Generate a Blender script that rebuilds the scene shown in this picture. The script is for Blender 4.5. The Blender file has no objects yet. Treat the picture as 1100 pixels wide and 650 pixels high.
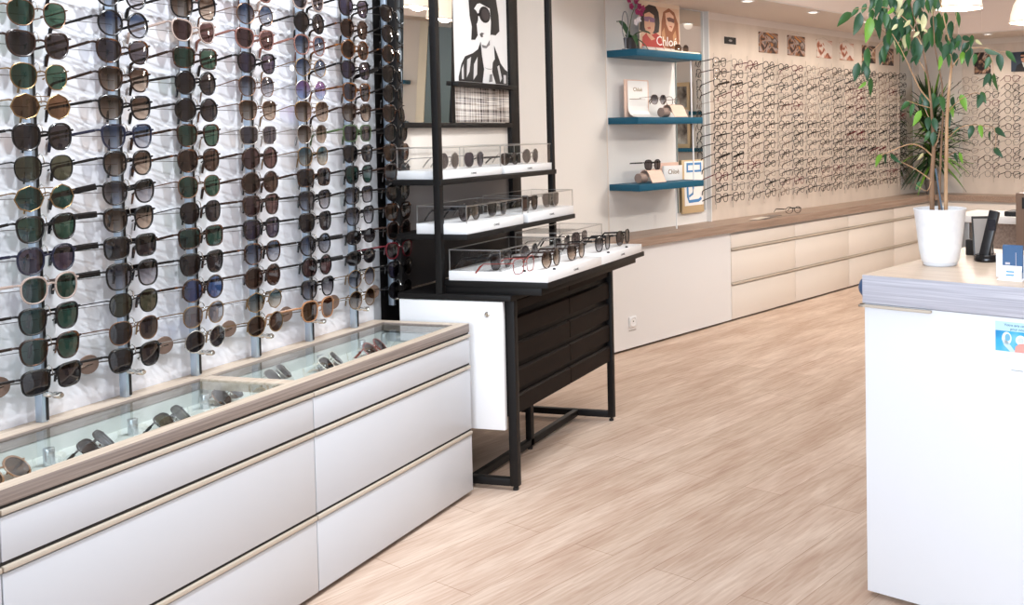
import bpy, bmesh, math, random
from mathutils import Vector, Matrix
random.seed(11)
PI = math.pi
C = bpy.context.scene.collection
sc = bpy.context.scene

# ------------------------------------------------------------------ camera
F, CX, CY = 1061.2957, 836.2977, 179.4260
YAW, PIT, ROLL, BY = -0.243049, 0.0383554, 0.013438, 0.347424
HC = 1.13
def cam_axes():
    cy, sy = math.cos(YAW), math.sin(YAW); cp, sp = math.cos(PIT), math.sin(PIT)
    fwd = Vector((sy*cp, cy*cp, -sp)); right = Vector((cy, -sy, 0)); down = fwd.cross(right)
    cr, sr = math.cos(ROLL), math.sin(ROLL)
    return cr*right+sr*down, -sr*right+cr*down, fwd
AX, AY, AZ = cam_axes()
cd = bpy.data.cameras.new('camera'); cam = bpy.data.objects.new('camera', cd); C.objects.link(cam)
m = Matrix.Identity(4)
for i in range(3):
    m[i][0] = AX[i]; m[i][1] = -AY[i]; m[i][2] = -AZ[i]
m[0][3], m[1][3], m[2][3] = 0, 0, HC
cam.matrix_world = m
cd.sensor_width = 36; cd.lens = F/1100*36
cd.shift_x = (550-CX)/1100; cd.shift_y = (CY-325)/1100
cd.clip_start = 0.05
sc.camera = cam
EYE = Vector((0, 0, HC))
def at(px, py, dist):
    """point seen in the photo at px,py, dist metres along the viewing axis"""
    return EYE + dist*(AX*((px-CX)/F) + AY*((py-CY)/F) + AZ)
BN = Vector((math.cos(BY), -math.sin(BY), 0)); BD = Vector((math.sin(BY), math.cos(BY), 0))
def bw(c, s, z): return BN*c + BD*s + Vector((0, 0, z))
RB = -BY                  # back wall things: local x = out of the wall, y = along the wall
RF = -BY - PI/2           # far wall things: local x = towards the room, y = along the wall

# ------------------------------------------------------------------ materials
def lin(c):
    return tuple(((v/255)/12.92 if v/255 <= .04045 else ((v/255+.055)/1.055)**2.4) for v in c)
MATS = {}
def mat(name, col=(200, 200, 200), rough=.5, metal=0., spec=.5, emit=None, es=1., coat=0.):
    if name in MATS: return MATS[name]
    m = bpy.data.materials.new(name); m.use_nodes = True
    b = m.node_tree.nodes['Principled BSDF']
    b.inputs['Base Color'].default_value = (*lin(col), 1)
    b.inputs['Roughness'].default_value = rough; b.inputs['Metallic'].default_value = metal
    b.inputs['Specular IOR Level'].default_value = spec
    b.inputs['Coat Weight'].default_value = coat
    if emit:
        b.inputs['Emission Color'].default_value = (*lin(emit), 1); b.inputs['Emission Strength'].default_value = es
    MATS[name] = m; return m
def noisy(name, stops, scale=(1, 1, 1), nscale=5., detail=4., rough=.5, bump=0., distort=0., spec=.5, ntype='noise', coord='Object', metal=0.):
    """principled material whose colour runs through stops of a noise"""
    if name in MATS: return MATS[name]
    m = mat(name, (200, 200, 200), rough, metal, spec); nt = m.node_tree; N = nt.nodes; L = nt.links
    b = N['Principled BSDF']
    tc = N.new('ShaderNodeTexCoord'); mp = N.new('ShaderNodeMapping'); mp.inputs['Scale'].default_value = scale
    L.new(tc.outputs[coord], mp.inputs['Vector'])
    if ntype == 'noise':
        n = N.new('ShaderNodeTexNoise'); n.inputs['Scale'].default_value = nscale; n.inputs['Detail'].default_value = detail
        n.inputs['Distortion'].default_value = distort; out = n.outputs['Fac']
    else:
        n = N.new('ShaderNodeTexVoronoi'); n.inputs['Scale'].default_value = nscale; out = n.outputs['Color']
    L.new(mp.outputs['Vector'], n.inputs['Vector'])
    r = N.new('ShaderNodeValToRGB'); e = r.color_ramp.elements
    e[0].position, e[0].color = stops[0][0], (*lin(stops[0][1]), 1)
    e[1].position, e[1].color = stops[-1][0], (*lin(stops[-1][1]), 1)
    for p, c in stops[1:-1]:
        x = e.new(p); x.color = (*lin(c), 1)
    L.new(out, r.inputs['Fac']); L.new(r.outputs['Color'], b.inputs['Base Color'])
    if bump:
        bp = N.new('ShaderNodeBump'); bp.inputs['Strength'].default_value = bump; bp.inputs['Distance'].default_value = .002
        L.new(out, bp.inputs['Height']); L.new(bp.outputs['Normal'], b.inputs['Normal'])
    return m
def lens_mat(name, top, bot=None, gloss=.11, zr=.02):
    """tinted see-through lens; bot gives a tint that fades towards the lower edge (object z)"""
    if name in MATS: return MATS[name]
    m = bpy.data.materials.new(name); m.use_nodes = True; nt = m.node_tree; N = nt.nodes; L = nt.links
    N.clear()
    out = N.new('ShaderNodeOutputMaterial'); mix = N.new('ShaderNodeMixShader')
    tr = N.new('ShaderNodeBsdfTransparent'); gl = N.new('ShaderNodeBsdfGlossy'); gl.inputs['Roughness'].default_value = .04
    fr = N.new('ShaderNodeFresnel'); fr.inputs['IOR'].default_value = 1.5
    ad = N.new('ShaderNodeMath'); ad.operation = 'ADD'; ad.inputs[1].default_value = gloss*.35
    L.new(fr.outputs[0], ad.inputs[0]); ge = N.new('ShaderNodeNewGeometry'); inv = N.new('ShaderNodeMath'); inv.operation = 'SUBTRACT'; inv.inputs[0].default_value = 1.; ml = N.new('ShaderNodeMath'); ml.operation = 'MULTIPLY'; ml.use_clamp = True
    L.new(ge.outputs['Backfacing'], inv.inputs[1]); L.new(ad.outputs[0], ml.inputs[0]); L.new(inv.outputs[0], ml.inputs[1]); L.new(ml.outputs[0], mix.inputs['Fac'])
    L.new(tr.outputs[0], mix.inputs[1]); L.new(gl.outputs[0], mix.inputs[2]); L.new(mix.outputs[0], out.inputs['Surface'])
    if bot is None:
        tr.inputs['Color'].default_value = (*lin(top), 1)
    else:
        tc = N.new('ShaderNodeTexCoord'); sp = N.new('ShaderNodeSeparateXYZ'); mr = N.new('ShaderNodeMapRange')
        mr.inputs['From Min'].default_value = -zr; mr.inputs['From Max'].default_value = zr*.7
        r = N.new('ShaderNodeValToRGB'); r.color_ramp.elements[0].color = (*lin(bot), 1); r.color_ramp.elements[1].color = (*lin(top), 1)
        L.new(tc.outputs['Object'], sp.inputs[0]); L.new(sp.outputs['Z'], mr.inputs['Value']); L.new(mr.outputs[0], r.inputs['Fac'])
        L.new(r.outputs['Color'], tr.inputs['Color'])
    MATS[name] = m; return m
def glass_mat(name, tint=(235, 242, 240), refl=.04, rough=.01):
    if name in MATS: return MATS[name]
    m = bpy.data.materials.new(name); m.use_nodes = True; nt = m.node_tree; N = nt.nodes; L = nt.links
    N.clear()
    out = N.new('ShaderNodeOutputMaterial'); mix = N.new('ShaderNodeMixShader')
    tr = N.new('ShaderNodeBsdfTransparent'); tr.inputs['Color'].default_value = (*lin(tint), 1)
    gl = N.new('ShaderNodeBsdfGlossy'); gl.inputs['Roughness'].default_value = rough
    fr = N.new('ShaderNodeFresnel'); fr.inputs['IOR'].default_value = 1.45
    ad = N.new('ShaderNodeMath'); ad.operation = 'ADD'; ad.inputs[1].default_value = refl
    L.new(fr.outputs[0], ad.inputs[0]); ge = N.new('ShaderNodeNewGeometry'); inv = N.new('ShaderNodeMath'); inv.operation = 'SUBTRACT'; inv.inputs[0].default_value = 1.; ml = N.new('ShaderNodeMath'); ml.operation = 'MULTIPLY'; ml.use_clamp = True
    L.new(ge.outputs['Backfacing'], inv.inputs[1]); L.new(ad.outputs[0], ml.inputs[0]); L.new(inv.outputs[0], ml.inputs[1]); L.new(ml.outputs[0], mix.inputs['Fac'])
    L.new(tr.outputs[0], mix.inputs[1]); L.new(gl.outputs[0], mix.inputs[2]); L.new(mix.outputs[0], out.inputs['Surface'])
    MATS[name] = m; return m

WHITE = mat('white laminate', (226, 228, 232), .35)
WHITEW = mat('warm white laminate', (230, 222, 213), .4)
WALLW = mat('white wall paint', (236, 234, 231), .7)
WALLB = mat('beige wall paint', (228, 218, 208), .7)
CEIL = mat('ceiling paint', (240, 234, 229), .8)
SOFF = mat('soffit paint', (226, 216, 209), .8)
TRIM = mat('beige handle strip', (192, 180, 165), .4)
DARK = mat('dark gap', (28, 25, 24), .7)
BLACK = mat('black powder coated steel', (15, 13, 13), .5, 0, .3)
BLACKW = mat('black brown lacquer', (24, 16, 13), .6, 0, .15)
CHROME = mat('chrome', (215, 212, 205), .18, 1.)
ALU = mat('brushed aluminium', (186, 202, 218), .4, .85)
STEELW = mat('thin steel wire', (120, 116, 112), .35, .8)
PLASTW = mat('white plastic', (240, 240, 241), .3)
TEAL = mat('teal lacquer', (12, 82, 108), .5, 0, .3)
MIRROR = mat('mirror', (225, 225, 222), .01, 1.)
GOLD = mat('gold metal', (176, 146, 96), .25, 1.)
PINK = mat('blush card', (232, 198, 180), .6)
PAPER = mat('white card', (244, 241, 238), .6)
INK = mat('black ink', (22, 20, 22), .6)
BLUE = mat('slate blue card', (66, 100, 140), .5)
SKY = mat('bright blue print', (40, 150, 205), .5)
GLASS = glass_mat('clear glass', (249, 252, 251), .05)
ACRYL = glass_mat('clear acrylic', (253, 253, 253), .012)
ACRE = mat('acrylic edge', (226, 222, 216), .2)
WOODG = noisy('grey oak edge', [(.25, (112, 100, 94)), (.5, (140, 127, 120)), (.75, (164, 152, 145))], (30, 1.2, 90), 3., 5., .5)
WOODL = noisy('pale oak top', [(.25, (172, 153, 134)), (.5, (192, 175, 157)), (.75, (206, 191, 175))], (40, 1.5, 40), 2.5, 5., .45)
WOODB = noisy('brown oak counter', [(.25, (128, 107, 93)), (.5, (150, 128, 113)), (.75, (170, 149, 133))], (40, 1.5, 40), 2.5, 5., .45)
WOODD = noisy('desk oak top', [(.25, (190, 168, 148)), (.5, (212, 192, 172)), (.75, (226, 210, 192))], (1.5, 40, 40), 2.5, 5., .4)
WOODE = noisy('desk oak edge', [(.25, (158, 158, 168)), (.5, (184, 184, 194)), (.75, (208, 208, 215))], (1.2, 30, 90), 3., 5., .45)
PANELW = noisy('streaked white panel', [(.3, (222, 223, 230)), (.5, (231, 232, 237)), (.7, (238, 238, 242))], (1, 5, 1.4), 2.2, 5., .45, distort=.8)

# ------------------------------------------------------------------ mesh builder
class MB:
    def __init__(s): s.bm = bmesh.new()
    def box(s, x0, x1, y0, y1, z0, z1, bev=0., rot=None, seg=2):
        r = bmesh.ops.create_cube(s.bm, size=1.)
        vs = r['verts']
        c = Vector(((x0+x1)/2, (y0+y1)/2, (z0+z1)/2))
        for v in vs: v.co = Vector((v.co.x*(x1-x0), v.co.y*(y1-y0), v.co.z*(z1-z0)))
        if bev:
            es = list({e for v in vs for e in v.link_edges})
            rr = bmesh.ops.bevel(s.bm, geom=es, offset=bev, segments=seg, affect='EDGES', profile=.5)
            vs = list({v for f in rr['faces'] for v in f.verts} | {v for v in vs if v.is_valid})
        M = Matrix.Translation(c) @ (rot.to_4x4() if rot else Matrix.Identity(4))
        for v in vs: v.co = M @ v.co
        return s
    def tube(s, pts, rad, n=8, cap=True, flat=1., closed=False, up=None):
        """swept tube; rad a number or one per point; flat squeezes the section across `up`"""
        P = [Vector(p) for p in pts]; k = len(P)
        R = rad if isinstance(rad, (list, tuple)) else [rad]*k
        rings = []; prev = None
        for i in range(k):
            if closed: t = P[(i+1) % k]-P[i-1]
            else: t = P[min(i+1, k-1)]-P[max(i-1, 0)]
            t = t.normalized() if t.length > 1e-9 else Vector((0, 0, 1))
            u = Vector(up) if up else (prev if prev else (Vector((0, 0, 1)) if abs(t.z) < .9 else Vector((1, 0, 0))))
            u = (u - t*u.dot(t))
            if u.length < 1e-6: u = t.orthogonal()
            u.normalize(); w = t.cross(u); prev = u
            rings.append([s.bm.verts.new(P[i]+R[i]*(u*math.cos(2*PI*j/n)+w*(flat*math.sin(2*PI*j/n)))) for j in range(n)])
        for i in range(k if closed else k-1):
            a, b = rings[i], rings[(i+1) % k]
            for j in range(n):
                s.bm.faces.new((a[j], a[(j+1) % n], b[(j+1) % n], b[j]))
        if cap and not closed:
            s.bm.faces.new(list(reversed(rings[0]))); s.bm.faces.new(rings[-1])
        return s
    def lathe(s, prof, n=24, c=(0, 0, 0), M=None):
        """profile of (r, z) turned about z"""
        rings = []; c = Vector(c)
        for r, z in prof:
            if r < 1e-6: rings.append([s.bm.verts.new(c+Vector((0, 0, z)))])
            else: rings.append([s.bm.verts.new(c+Vector((r*math.cos(2*PI*j/n), r*math.sin(2*PI*j/n), z))) for j in range(n)])
        if M:
            for rg in rings:
                for v in rg: v.co = M @ v.co
        for a, b in zip(rings, rings[1:]):
            for j in range(n):
                f = [a[j % len(a)], a[(j+1) % len(a)], b[(j+1) % len(b)], b[j % len(b)]]
                f2 = []
                for v in f:
                    if v not in f2: f2.append(v)
                if len(f2) > 2: s.bm.faces.new(f2)
        return s
    def prism(s, pts, d):
        """polygon given as 3-D points, pushed by vector d"""
        d = Vector(d); a = [s.bm.verts.new(Vector(p)) for p in pts]; b = [s.bm.verts.new(Vector(p)+d) for p in pts]
        n = len(a); s.bm.faces.new(a); s.bm.faces.new(list(reversed(b)))
        for i in range(n): s.bm.faces.new((a[i], b[i], b[(i+1) % n], a[(i+1) % n]))
        return s
    def mesh(s, name, m, smooth=True):
        bmesh.ops.recalc_face_normals(s.bm, faces=s.bm.faces[:])
        me = bpy.data.meshes.new(name); s.bm.to_mesh(me); s.bm.free()
        if m: me.materials.append(m)
        if smooth:
            me.shade_smooth(); me.set_sharp_from_angle(angle=math.radians(38))
        return me
    def build(s, name, m, parent=None, smooth=True): return link(name, s.mesh(name, m, smooth), parent)
def link(name, me, parent=None):
    o = bpy.data.objects.new(name, me); C.objects.link(o)
    if parent: o.parent = parent
    return o
def tag(o, label=None, cat=None, group=None, kind=None):
    if label: o['label'] = label
    if cat: o['category'] = cat
    if group: o['group'] = group
    if kind: o['kind'] = kind
    return o
def thing(name, label, cat, loc=(0, 0, 0), rz=0., group=None):
    o = bpy.data.objects.new(name, None); C.objects.link(o)
    o.empty_display_size = .05; o.location = loc; o.rotation_euler = (0, 0, rz)
    return tag(o, label, cat, group)
def place(o, loc, rz=0.):
    o.location = loc; o.rotation_euler = (0, 0, rz); return o
def struct(name, mb, m, loc=(0, 0, 0), rz=0., smooth=True):
    return tag(place(mb.build(name, m, None, smooth), loc, rz), kind='structure')
def text_mesh(body, size, ext=.0003, align='CENTER'):
    cu = bpy.data.curves.new('lettering', 'FONT'); cu.body = body; cu.size = size; cu.extrude = ext
    cu.align_x = align; cu.align_y = 'CENTER'; cu.resolution_u = 2
    o = bpy.data.objects.new('lettering', cu); C.objects.link(o)
    dg = bpy.context.evaluated_depsgraph_get()
    me = bpy.data.meshes.new_from_object(o.evaluated_get(dg)); bpy.data.objects.remove(o)
    return me
def lettering(body, size, m, parent, loc, facing='x', name='lettering', rot=None, sx=1.):
    """raised letters; facing x: read from +x, the line running along +y"""
    me = text_mesh(body, size); me.materials.clear(); me.materials.append(m)
    R = Matrix(((0, 0, 1), (1, 0, 0), (0, 1, 0))) if facing == 'x' else Matrix(((1, 0, 0), (0, 0, -1), (0, 1, 0)))
    T = Matrix.Translation(loc) @ ((rot if rot else Matrix.Identity(3)) @ R).to_4x4() @ Matrix.Diagonal((sx, 1, 1, 1))
    me.transform(T); return link(name, me, parent)
ORD = ['top', 'second', 'third', 'fourth', 'fifth', 'sixth', 'seventh', 'eighth', 'ninth', 'tenth', 'eleventh', 'twelfth', 'thirteenth', 'fourteenth', 'fifteenth']

# ------------------------------------------------------------------ room
XW = -2.018            # face of the sunglasses panel
CW = -3.70             # back wall plane (along BN)
SF = 7.69              # far wall plane (along BD)
def floor_mat():
    m = mat('oak plank floor', (200, 175, 150), .55, 0, .35); nt = m.node_tree; N = nt.nodes; L = nt.links; b = N['Principled BSDF']
    tc = N.new('ShaderNodeTexCoord'); mp = N.new('ShaderNodeMapping'); mp.inputs['Rotation'].default_value = (0, 0, BY-PI/2)
    L.new(tc.outputs['Object'], mp.inputs['Vector'])
    br = N.new('ShaderNodeTexBrick'); br.offset = .37; br.inputs['Scale'].default_value = 1.
    br.inputs['Brick Width'].default_value = .95; br.inputs['Row Height'].default_value = .14
    br.inputs['Mortar Size'].default_value = .0011; br.inputs['Mortar Smooth'].default_value = .3; br.inputs['Bias'].default_value = 0.
    br.inputs['Color1'].default_value = (*lin((207, 187, 170)), 1); br.inputs['Color2'].default_value = (*lin((221, 203, 188)), 1)
    br.inputs['Mortar'].default_value = (*lin((176, 150, 130)), 1)
    L.new(mp.outputs['Vector'], br.inputs['Vector'])
    m2 = N.new('ShaderNodeMapping'); m2.inputs['Scale'].default_value = (7., 70., 1); L.new(mp.outputs['Vector'], m2.inputs['Vector'])
    n1 = N.new('ShaderNodeTexNoise'); n1.inputs['Scale'].default_value = 1.3; n1.inputs['Detail'].default_value = 6; n1.inputs['Distortion'].default_value = .6
    L.new(m2.outputs['Vector'], n1.inputs['Vector'])
    r = N.new('ShaderNodeValToRGB'); r.color_ramp.elements[0].position = .3; r.color_ramp.elements[1].position = .72
    r.color_ramp.elements[0].color = (*lin((208, 190, 178)), 1); r.color_ramp.elements[1].color = (1, 1, 1, 1)
    L.new(n1.outputs['Fac'], r.inputs['Fac'])
    m3 = N.new('ShaderNodeMapping'); m3.inputs['Scale'].default_value = (2.2, 9., 1); L.new(mp.outputs['Vector'], m3.inputs['Vector'])
    n2 = N.new('ShaderNodeTexNoise'); n2.inputs['Scale'].default_value = 1.1; n2.inputs['Detail'].default_value = 3; L.new(m3.outputs['Vector'], n2.inputs['Vector'])
    r2 = N.new('ShaderNodeValToRGB'); r2.color_ramp.elements[0].position = .35; r2.color_ramp.elements[1].position = .65
    r2.color_ramp.elements[0].color = (*lin((214, 198, 188)), 1); r2.color_ramp.elements[1].color = (1, 1, 1, 1)
    L.new(n2.outputs['Fac'], r2.inputs['Fac'])
    x1 = N.new('ShaderNodeMixRGB'); x1.blend_type = 'MULTIPLY'; x1.inputs['Fac'].default_value = .62
    x2 = N.new('ShaderNodeMixRGB'); x2.blend_type = 'MULTIPLY'; x2.inputs['Fac'].default_value = .6
    L.new(br.outputs['Color'], x1.inputs[1]); L.new(r.outputs['Color'], x1.inputs[2])
    L.new(x1.outputs[0], x2.inputs[1]); L.new(r2.outputs['Color'], x2.inputs[2]); L.new(x2.outputs[0], b.inputs['Base Color'])
    bp = N.new('ShaderNodeBump'); bp.inputs['Strength'].default_value = .15; bp.inputs['Distance'].default_value = .001
    L.new(n1.outputs['Fac'], bp.inputs['Height']); L.new(bp.outputs['Normal'], b.inputs['Normal'])
    return m
struct('floor', MB().box(-2.6, 5.2, -2.0, 9.6, -.06, 0), floor_mat())
CEZ = 2.5
struct('ceiling', MB().box(-2.6, 5.2, -2.0, 9.6, CEZ, CEZ+.06), CEIL)
# left wall runs behind the whole left side, meets the back wall near Y = 4.9
XL = -2.16
struct('wall_left', MB().box(XL-.1, XL, -2.0, 4.93, 0, CEZ), WALLW)
struct('wall_back', MB().box(-.1, 0, 3.87, SF, 0, CEZ), WALLB, bw(CW, 0, 0), RB)
# white painted length of the back wall behind the teal shelves
struct('wall_niche', MB().box(0, .002, 3.885, 4.735, .55, CEZ), WALLW, bw(CW, 0, 0), RB)
struct('wall_far', MB().box(-.1, 0, CW-.1, 4.0, 0, CEZ), WALLB, bw(0, SF, 0), RF)
struct('wall_right', MB().box(3.2, 3.3, -2.0, 9.0, 0, CEZ), WALLB)
# lowered soffit along the back and far walls
struct('trim_1', MB().box(CW, -3.125, 3.3, SF, 1.845, CEZ), SOFF, (0, 0, 0), RB)
struct('trim_2', MB().box(-3.125, 3.0, 7.19, SF, 1.845, CEZ), SOFF, (0, 0, 0), RB)
struct('trim_3', MB().box(-3.125, -3.119, 3.3, 7.184, 1.852, CEZ-.002).box(-3.119, 3.0, 7.184, 7.19, 1.852, CEZ-.002)
       .box(-2.93, -2.925, 7.18, 7.186, 1.86, CEZ-.01), mat('fascia paint', (240, 224, 213), .75), (0, 0, 0), RB)
struct('trim_4', MB().box(CW+.002, CW+.012, 4.74, SF-.02, 1.80, 1.845), SOFF, (0, 0, 0), RB)
# ------------------------------------------------------------------ the sunglasses panel on the left
struct('wall_panel', MB().box(XL, XW, -1.0, 2.735, 0, 2.3), PANELW)
struct('trim_5', MB().box(XL, XW+.001, 2.735, 2.77, .5, 2.3), mat('grey trim', (170, 172, 176), .3))
struct('trim_6', MB().box(XL, XW-.006, 2.77, 2.93, .5, 2.3), mat('black back panel', (14, 13, 14), .5))

# ------------------------------------------------------------------ display counter under the sunglasses
CWHITE = mat('counter white laminate', (200, 202, 207), .35)
def counter_left():
    X1 = -1.675; Y0, Y1 = .535, 2.73; zt = .539
    t = thing('display_counter', 'long white drawer counter with glazed grey oak top under the sunglasses wall', 'counter', (0, 0, 0))
    # carcass up to the floor of the glazed well
    MB().box(XW+.001, X1-.012, Y0, Y1-.004, .02, .476).box(XW+.001, X1-.012, Y1-.022, Y1-.004, .476, .505).box(X1-.036, X1-.012, Y0, Y1-.022, .476, .505).build('carcass', CWHITE, t)
    MB().box(XW+.001, X1-.05, Y0, Y1-.02, 0, .02).build('plinth', DARK, t)
    w = MB(); wb = .03
    w.box(X1-.036, X1, Y0, Y1, .512, zt, .0012)
    w.box(XW+.001, XW+.058, Y0, Y1, .512, zt, .0012)
    w.box(XW+.058, X1-.036, Y1-.032, Y1-.001, .512, zt, .0012)
    w.build('top_frame', WOODG, t)
    for y in (1.985, 1.24):
        MB().box(XW+.058, X1-.036, y, y+.034, .512, zt-.0006, .0012).build('cross_bar', WOODL, t)
    # lighter top veneer faces
    MB().box(X1-.0352, X1-.0006, Y0+.001, Y1-.001, zt-.0004, zt+.0003).box(XW+.002, XW+.0572, Y0+.001, Y1-.001, zt-.0004, zt+.0003)\
        .box(XW+.0572, X1-.0352, Y1-.0315, Y1-.0015, zt-.0004, zt+.0003).build('top_veneer', WOODL, t)
    MB().box(XW+.002, X1-.037, Y0, Y1-.023, .4762, .478).build('well_floor', mat('well lining', (226, 226, 222), .6), t)
    MB().box(XW+.050, XW+.056, Y0, Y1-.023, .478, .511).build('well_back', mat('well back lining', (206, 208, 206), .6), t)
    for a, b in ((Y0, 1.24), (1.274, 1.985), (2.019, Y1-.032)):
        MB().box(XW+.058, X1-.036, a, b, .530, .535).build('glass_pane', GLASS, t)
    rows = [(.413, .487, .510), (.2065, .390, .413), (.012, .184, .2065)]
    for a, b in ((Y0, 1.2725), (1.2755, 2.030), (2.033, 2.7285)):
        for z0, z1, zs in rows:
            d = MB().box(X1-.012, X1, a, b, z0+.003, z1+.006, .001).build('drawer', CWHITE, t)
            MB().box(X1-.012, X1+.004, a, b, zs-.014, zs-.004, .0015).box(X1-.012, X1-.006, a, b, zs-.028, zs-.016).build('handle_strip', TRIM, d)
    for z in (.510, .413, .2065):
        MB().box(X1-.0115, X1-.002, Y0, Y1-.003, z-.003, z+.002).build('shadow_gap', DARK, t)
    return t
counter_left()

# ------------------------------------------------------------------ sunglasses: template meshes
FR = {
 'black': mat('black acetate', (16, 14, 15), .22), 'black thin': mat('black metal', (26, 24, 24), .3, .6),
 'tortoise': noisy('tortoiseshell acetate', [(.40, (24, 15, 12)), (.58, (44, 26, 17)), (.74, (120, 72, 38))], (1, 1, 1), 60, 3, .22),
 'amber': noisy('amber acetate', [(.38, (50, 28, 16)), (.56, (96, 56, 26)), (.72, (150, 94, 44))], (1, 1, 1), 60, 3, .22),
 'gold': mat('muted gold metal', (140, 114, 80), .3, .9), 'silver': mat('silver metal', (190, 188, 184), .25, 1.),
 'bronze': mat('bronze metal', (112, 84, 66), .3, .8), 'rose': mat('rose acetate', (122, 84, 76), .25),
 'clear': mat('clear beige acetate', (158, 140, 131), .2), 'tan': mat('tan acetate', (160, 112, 76), .3),
 'green': mat('green acetate', (58, 78, 46), .3), 'burgundy': mat('burgundy acetate', (92, 26, 34), .25),
 'brown': mat('dark brown acetate', (44, 28, 22), .25), 'navy': mat('navy acetate', (28, 30, 48), .25),
 'red': mat('red acetate', (150, 60, 52), .3), 'red thin': mat('red metal', (150, 60, 52), .3, .4), 'white': mat('pale acetate', (222, 218, 210), .3),
}
ACET = {'black', 'tortoise', 'amber', 'rose', 'clear', 'tan', 'green', 'burgundy', 'brown', 'navy', 'red', 'white'}
LN = {
 'dark grey': lens_mat('dark grey lens', (54, 48, 50)), 'green': lens_mat('green lens', (58, 86, 70)),
 'dark green': lens_mat('deep green lens', (44, 76, 66)), 'olive': lens_mat('olive lens', (84, 82, 64)),
 'brown': lens_mat('brown lens', (108, 74, 50)), 'dark brown': lens_mat('dark brown lens', (74, 50, 40)),
 'grey': lens_mat('grey lens', (88, 80, 84)), 'violet grey': lens_mat('violet grey lens', (84, 72, 86)),
 'blue': lens_mat('blue lens', (64, 92, 140), gloss=.25), 'mauve brown': lens_mat('mauve brown lens', (98, 68, 66)),
 'faded grey': lens_mat('grey fading lens', (62, 60, 68), (190, 186, 190)), 'faded brown': lens_mat('brown fading lens', (70, 50, 38), (196, 172, 152)),
 'faded blue': lens_mat('blue fading lens', (58, 74, 98), (186, 186, 192)), 'faded teal': lens_mat('teal fading lens', (64, 90, 96), (198, 186, 168)),
 'faded pink': lens_mat('pink fading lens', (150, 108, 150), (176, 188, 214)), 'mirrored grey': lens_mat('mirrored grey lens', (120, 122, 130), gloss=.6),
 'black': lens_mat('black lens', (36, 32, 33)),
 'clear': glass_mat('clear spectacle lens', (253, 253, 253), .02),
}
# a, b, exponent, taper, lift of the outer top corner
SH = {'round': (.0258, .0260, 2., 0, 0), 'panto': (.0268, .0254, 2.35, .15, .001), 'square': (.0284, .0246, 2.7, .26, .0025),
      'rectangular': (.0285, .0226, 3.4, .13, .001), 'cat eye': (.0290, .0238, 2.4, .24, .0060), 'angular': (.0265, .0244, 8, 0, 0),
      'oversized': (.0292, .0272, 2.7, .16, .001), 'oval': (.0275, .0190, 2., 0, 0)}
def outline(shape, n=28, grow=0.):
    a, b, e, tp, lf = SH[shape]; a += grow; b += grow; P = []
    for i in range(n):
        t = 2*PI*i/n; c, s_ = math.cos(t), math.sin(t)
        if shape == 'angular':
            k = 8; tt = (t % (2*PI/k)) - PI/k; r = math.cos(PI/k)/math.cos(tt); y, z = a*1.04*r*c, b*1.04*r*s_
        else:
            y = a*math.copysign(abs(c)**(2/e), c); z = b*math.copysign(abs(s_)**(2/e), s_)
        y *= 1 - tp*(.5 - z/(2*b))
        if y > 0 and z > 0: z += lf*(y/a)*(z/b)
        P.append((y, z))
    return P
def xcurve(y): return -.006*(y/.066)**2
MESHC = {}
def cached(key, fn):
    if key not in MESHC: MESHC[key] = fn()
    return MESHC[key]
def lens_c(shape): return .0085 + SH[shape][0]
def frame_mesh(shape, fr):
    def f():
        acet = fr in ACET; r = .0020 if acet else .0013; mb = MB(); cy = lens_c(shape)
        for sgn in (-1, 1):
            P = outline(shape, 28, r*.5)
            mb.tube([(xcurve(cy+y), sgn*(cy+y), z + (.0012 if z > .006 and acet else 0)) for y, z in P], [r*(1.25 if z > SH[shape][1]*.55 and acet else 1.) for y, z in P], 6, closed=True, up=(1, 0, 0))
            ey = cy+SH[shape][0]; hz = SH[shape][1]*.5 + SH[shape][4]
            mb.tube([(xcurve(ey), sgn*(ey-.001), hz), (xcurve(ey)-.001, sgn*(ey+.004), hz+.001), (xcurve(ey)-.009, sgn*(ey+.006), hz)], [r*1.3, r*1.3, r*1.1], 6)
        bz = SH[shape][1]*.32; hw = .0105
        pts = [(xcurve(0)+.001*(1-abs(u)), u*hw, bz + .003*(1-u*u)) for u in (-1, -.5, 0, .5, 1)]
        mb.tube(pts, r*1.15, 6)
        if not acet and shape in ('angular', 'oversized'):
            mb.tube([(0, u*.014, SH[shape][1]*.85) for u in (-1, 0, 1)], .0011, 6)
        # nose pads
        for sgn in (-1, 1):
            mb.tube([(-.002, sgn*.009, -.002), (-.006, sgn*.0078, -.005)], [.0012, .002], 5)
        return mb.mesh('frame_front', FR[fr])
    return cached(('f', shape, fr), f)
def lens_mesh(shape, ln, sgn):
    def f():
        mb = MB(); cy = lens_c(shape); P = outline(shape, 28, -.0002)
        fr_ = []; bk = []
        for y, z in P:
            X = xcurve(cy+y)
            fr_.append(mb.bm.verts.new((X, sgn*(cy+y), z))); bk.append(mb.bm.verts.new((X-.0012, sgn*(cy+y), z)))
        n = len(P); mid = [mb.bm.verts.new((xcurve(cy+y*.55)+.0009, sgn*(cy+y*.55), z*.55)) for y, z in P]
        c0 = mb.bm.verts.new((xcurve(cy)+.0013, sgn*cy, 0))
        for i in range(n):
            j = (i+1) % n
            mb.bm.faces.new((fr_[i], fr_[j], mid[j], mid[i])); mb.bm.faces.new((mid[i], mid[j], c0))
        return mb.mesh('lens', LN[ln])
    return cached(('l', shape, ln, sgn), f)
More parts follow.
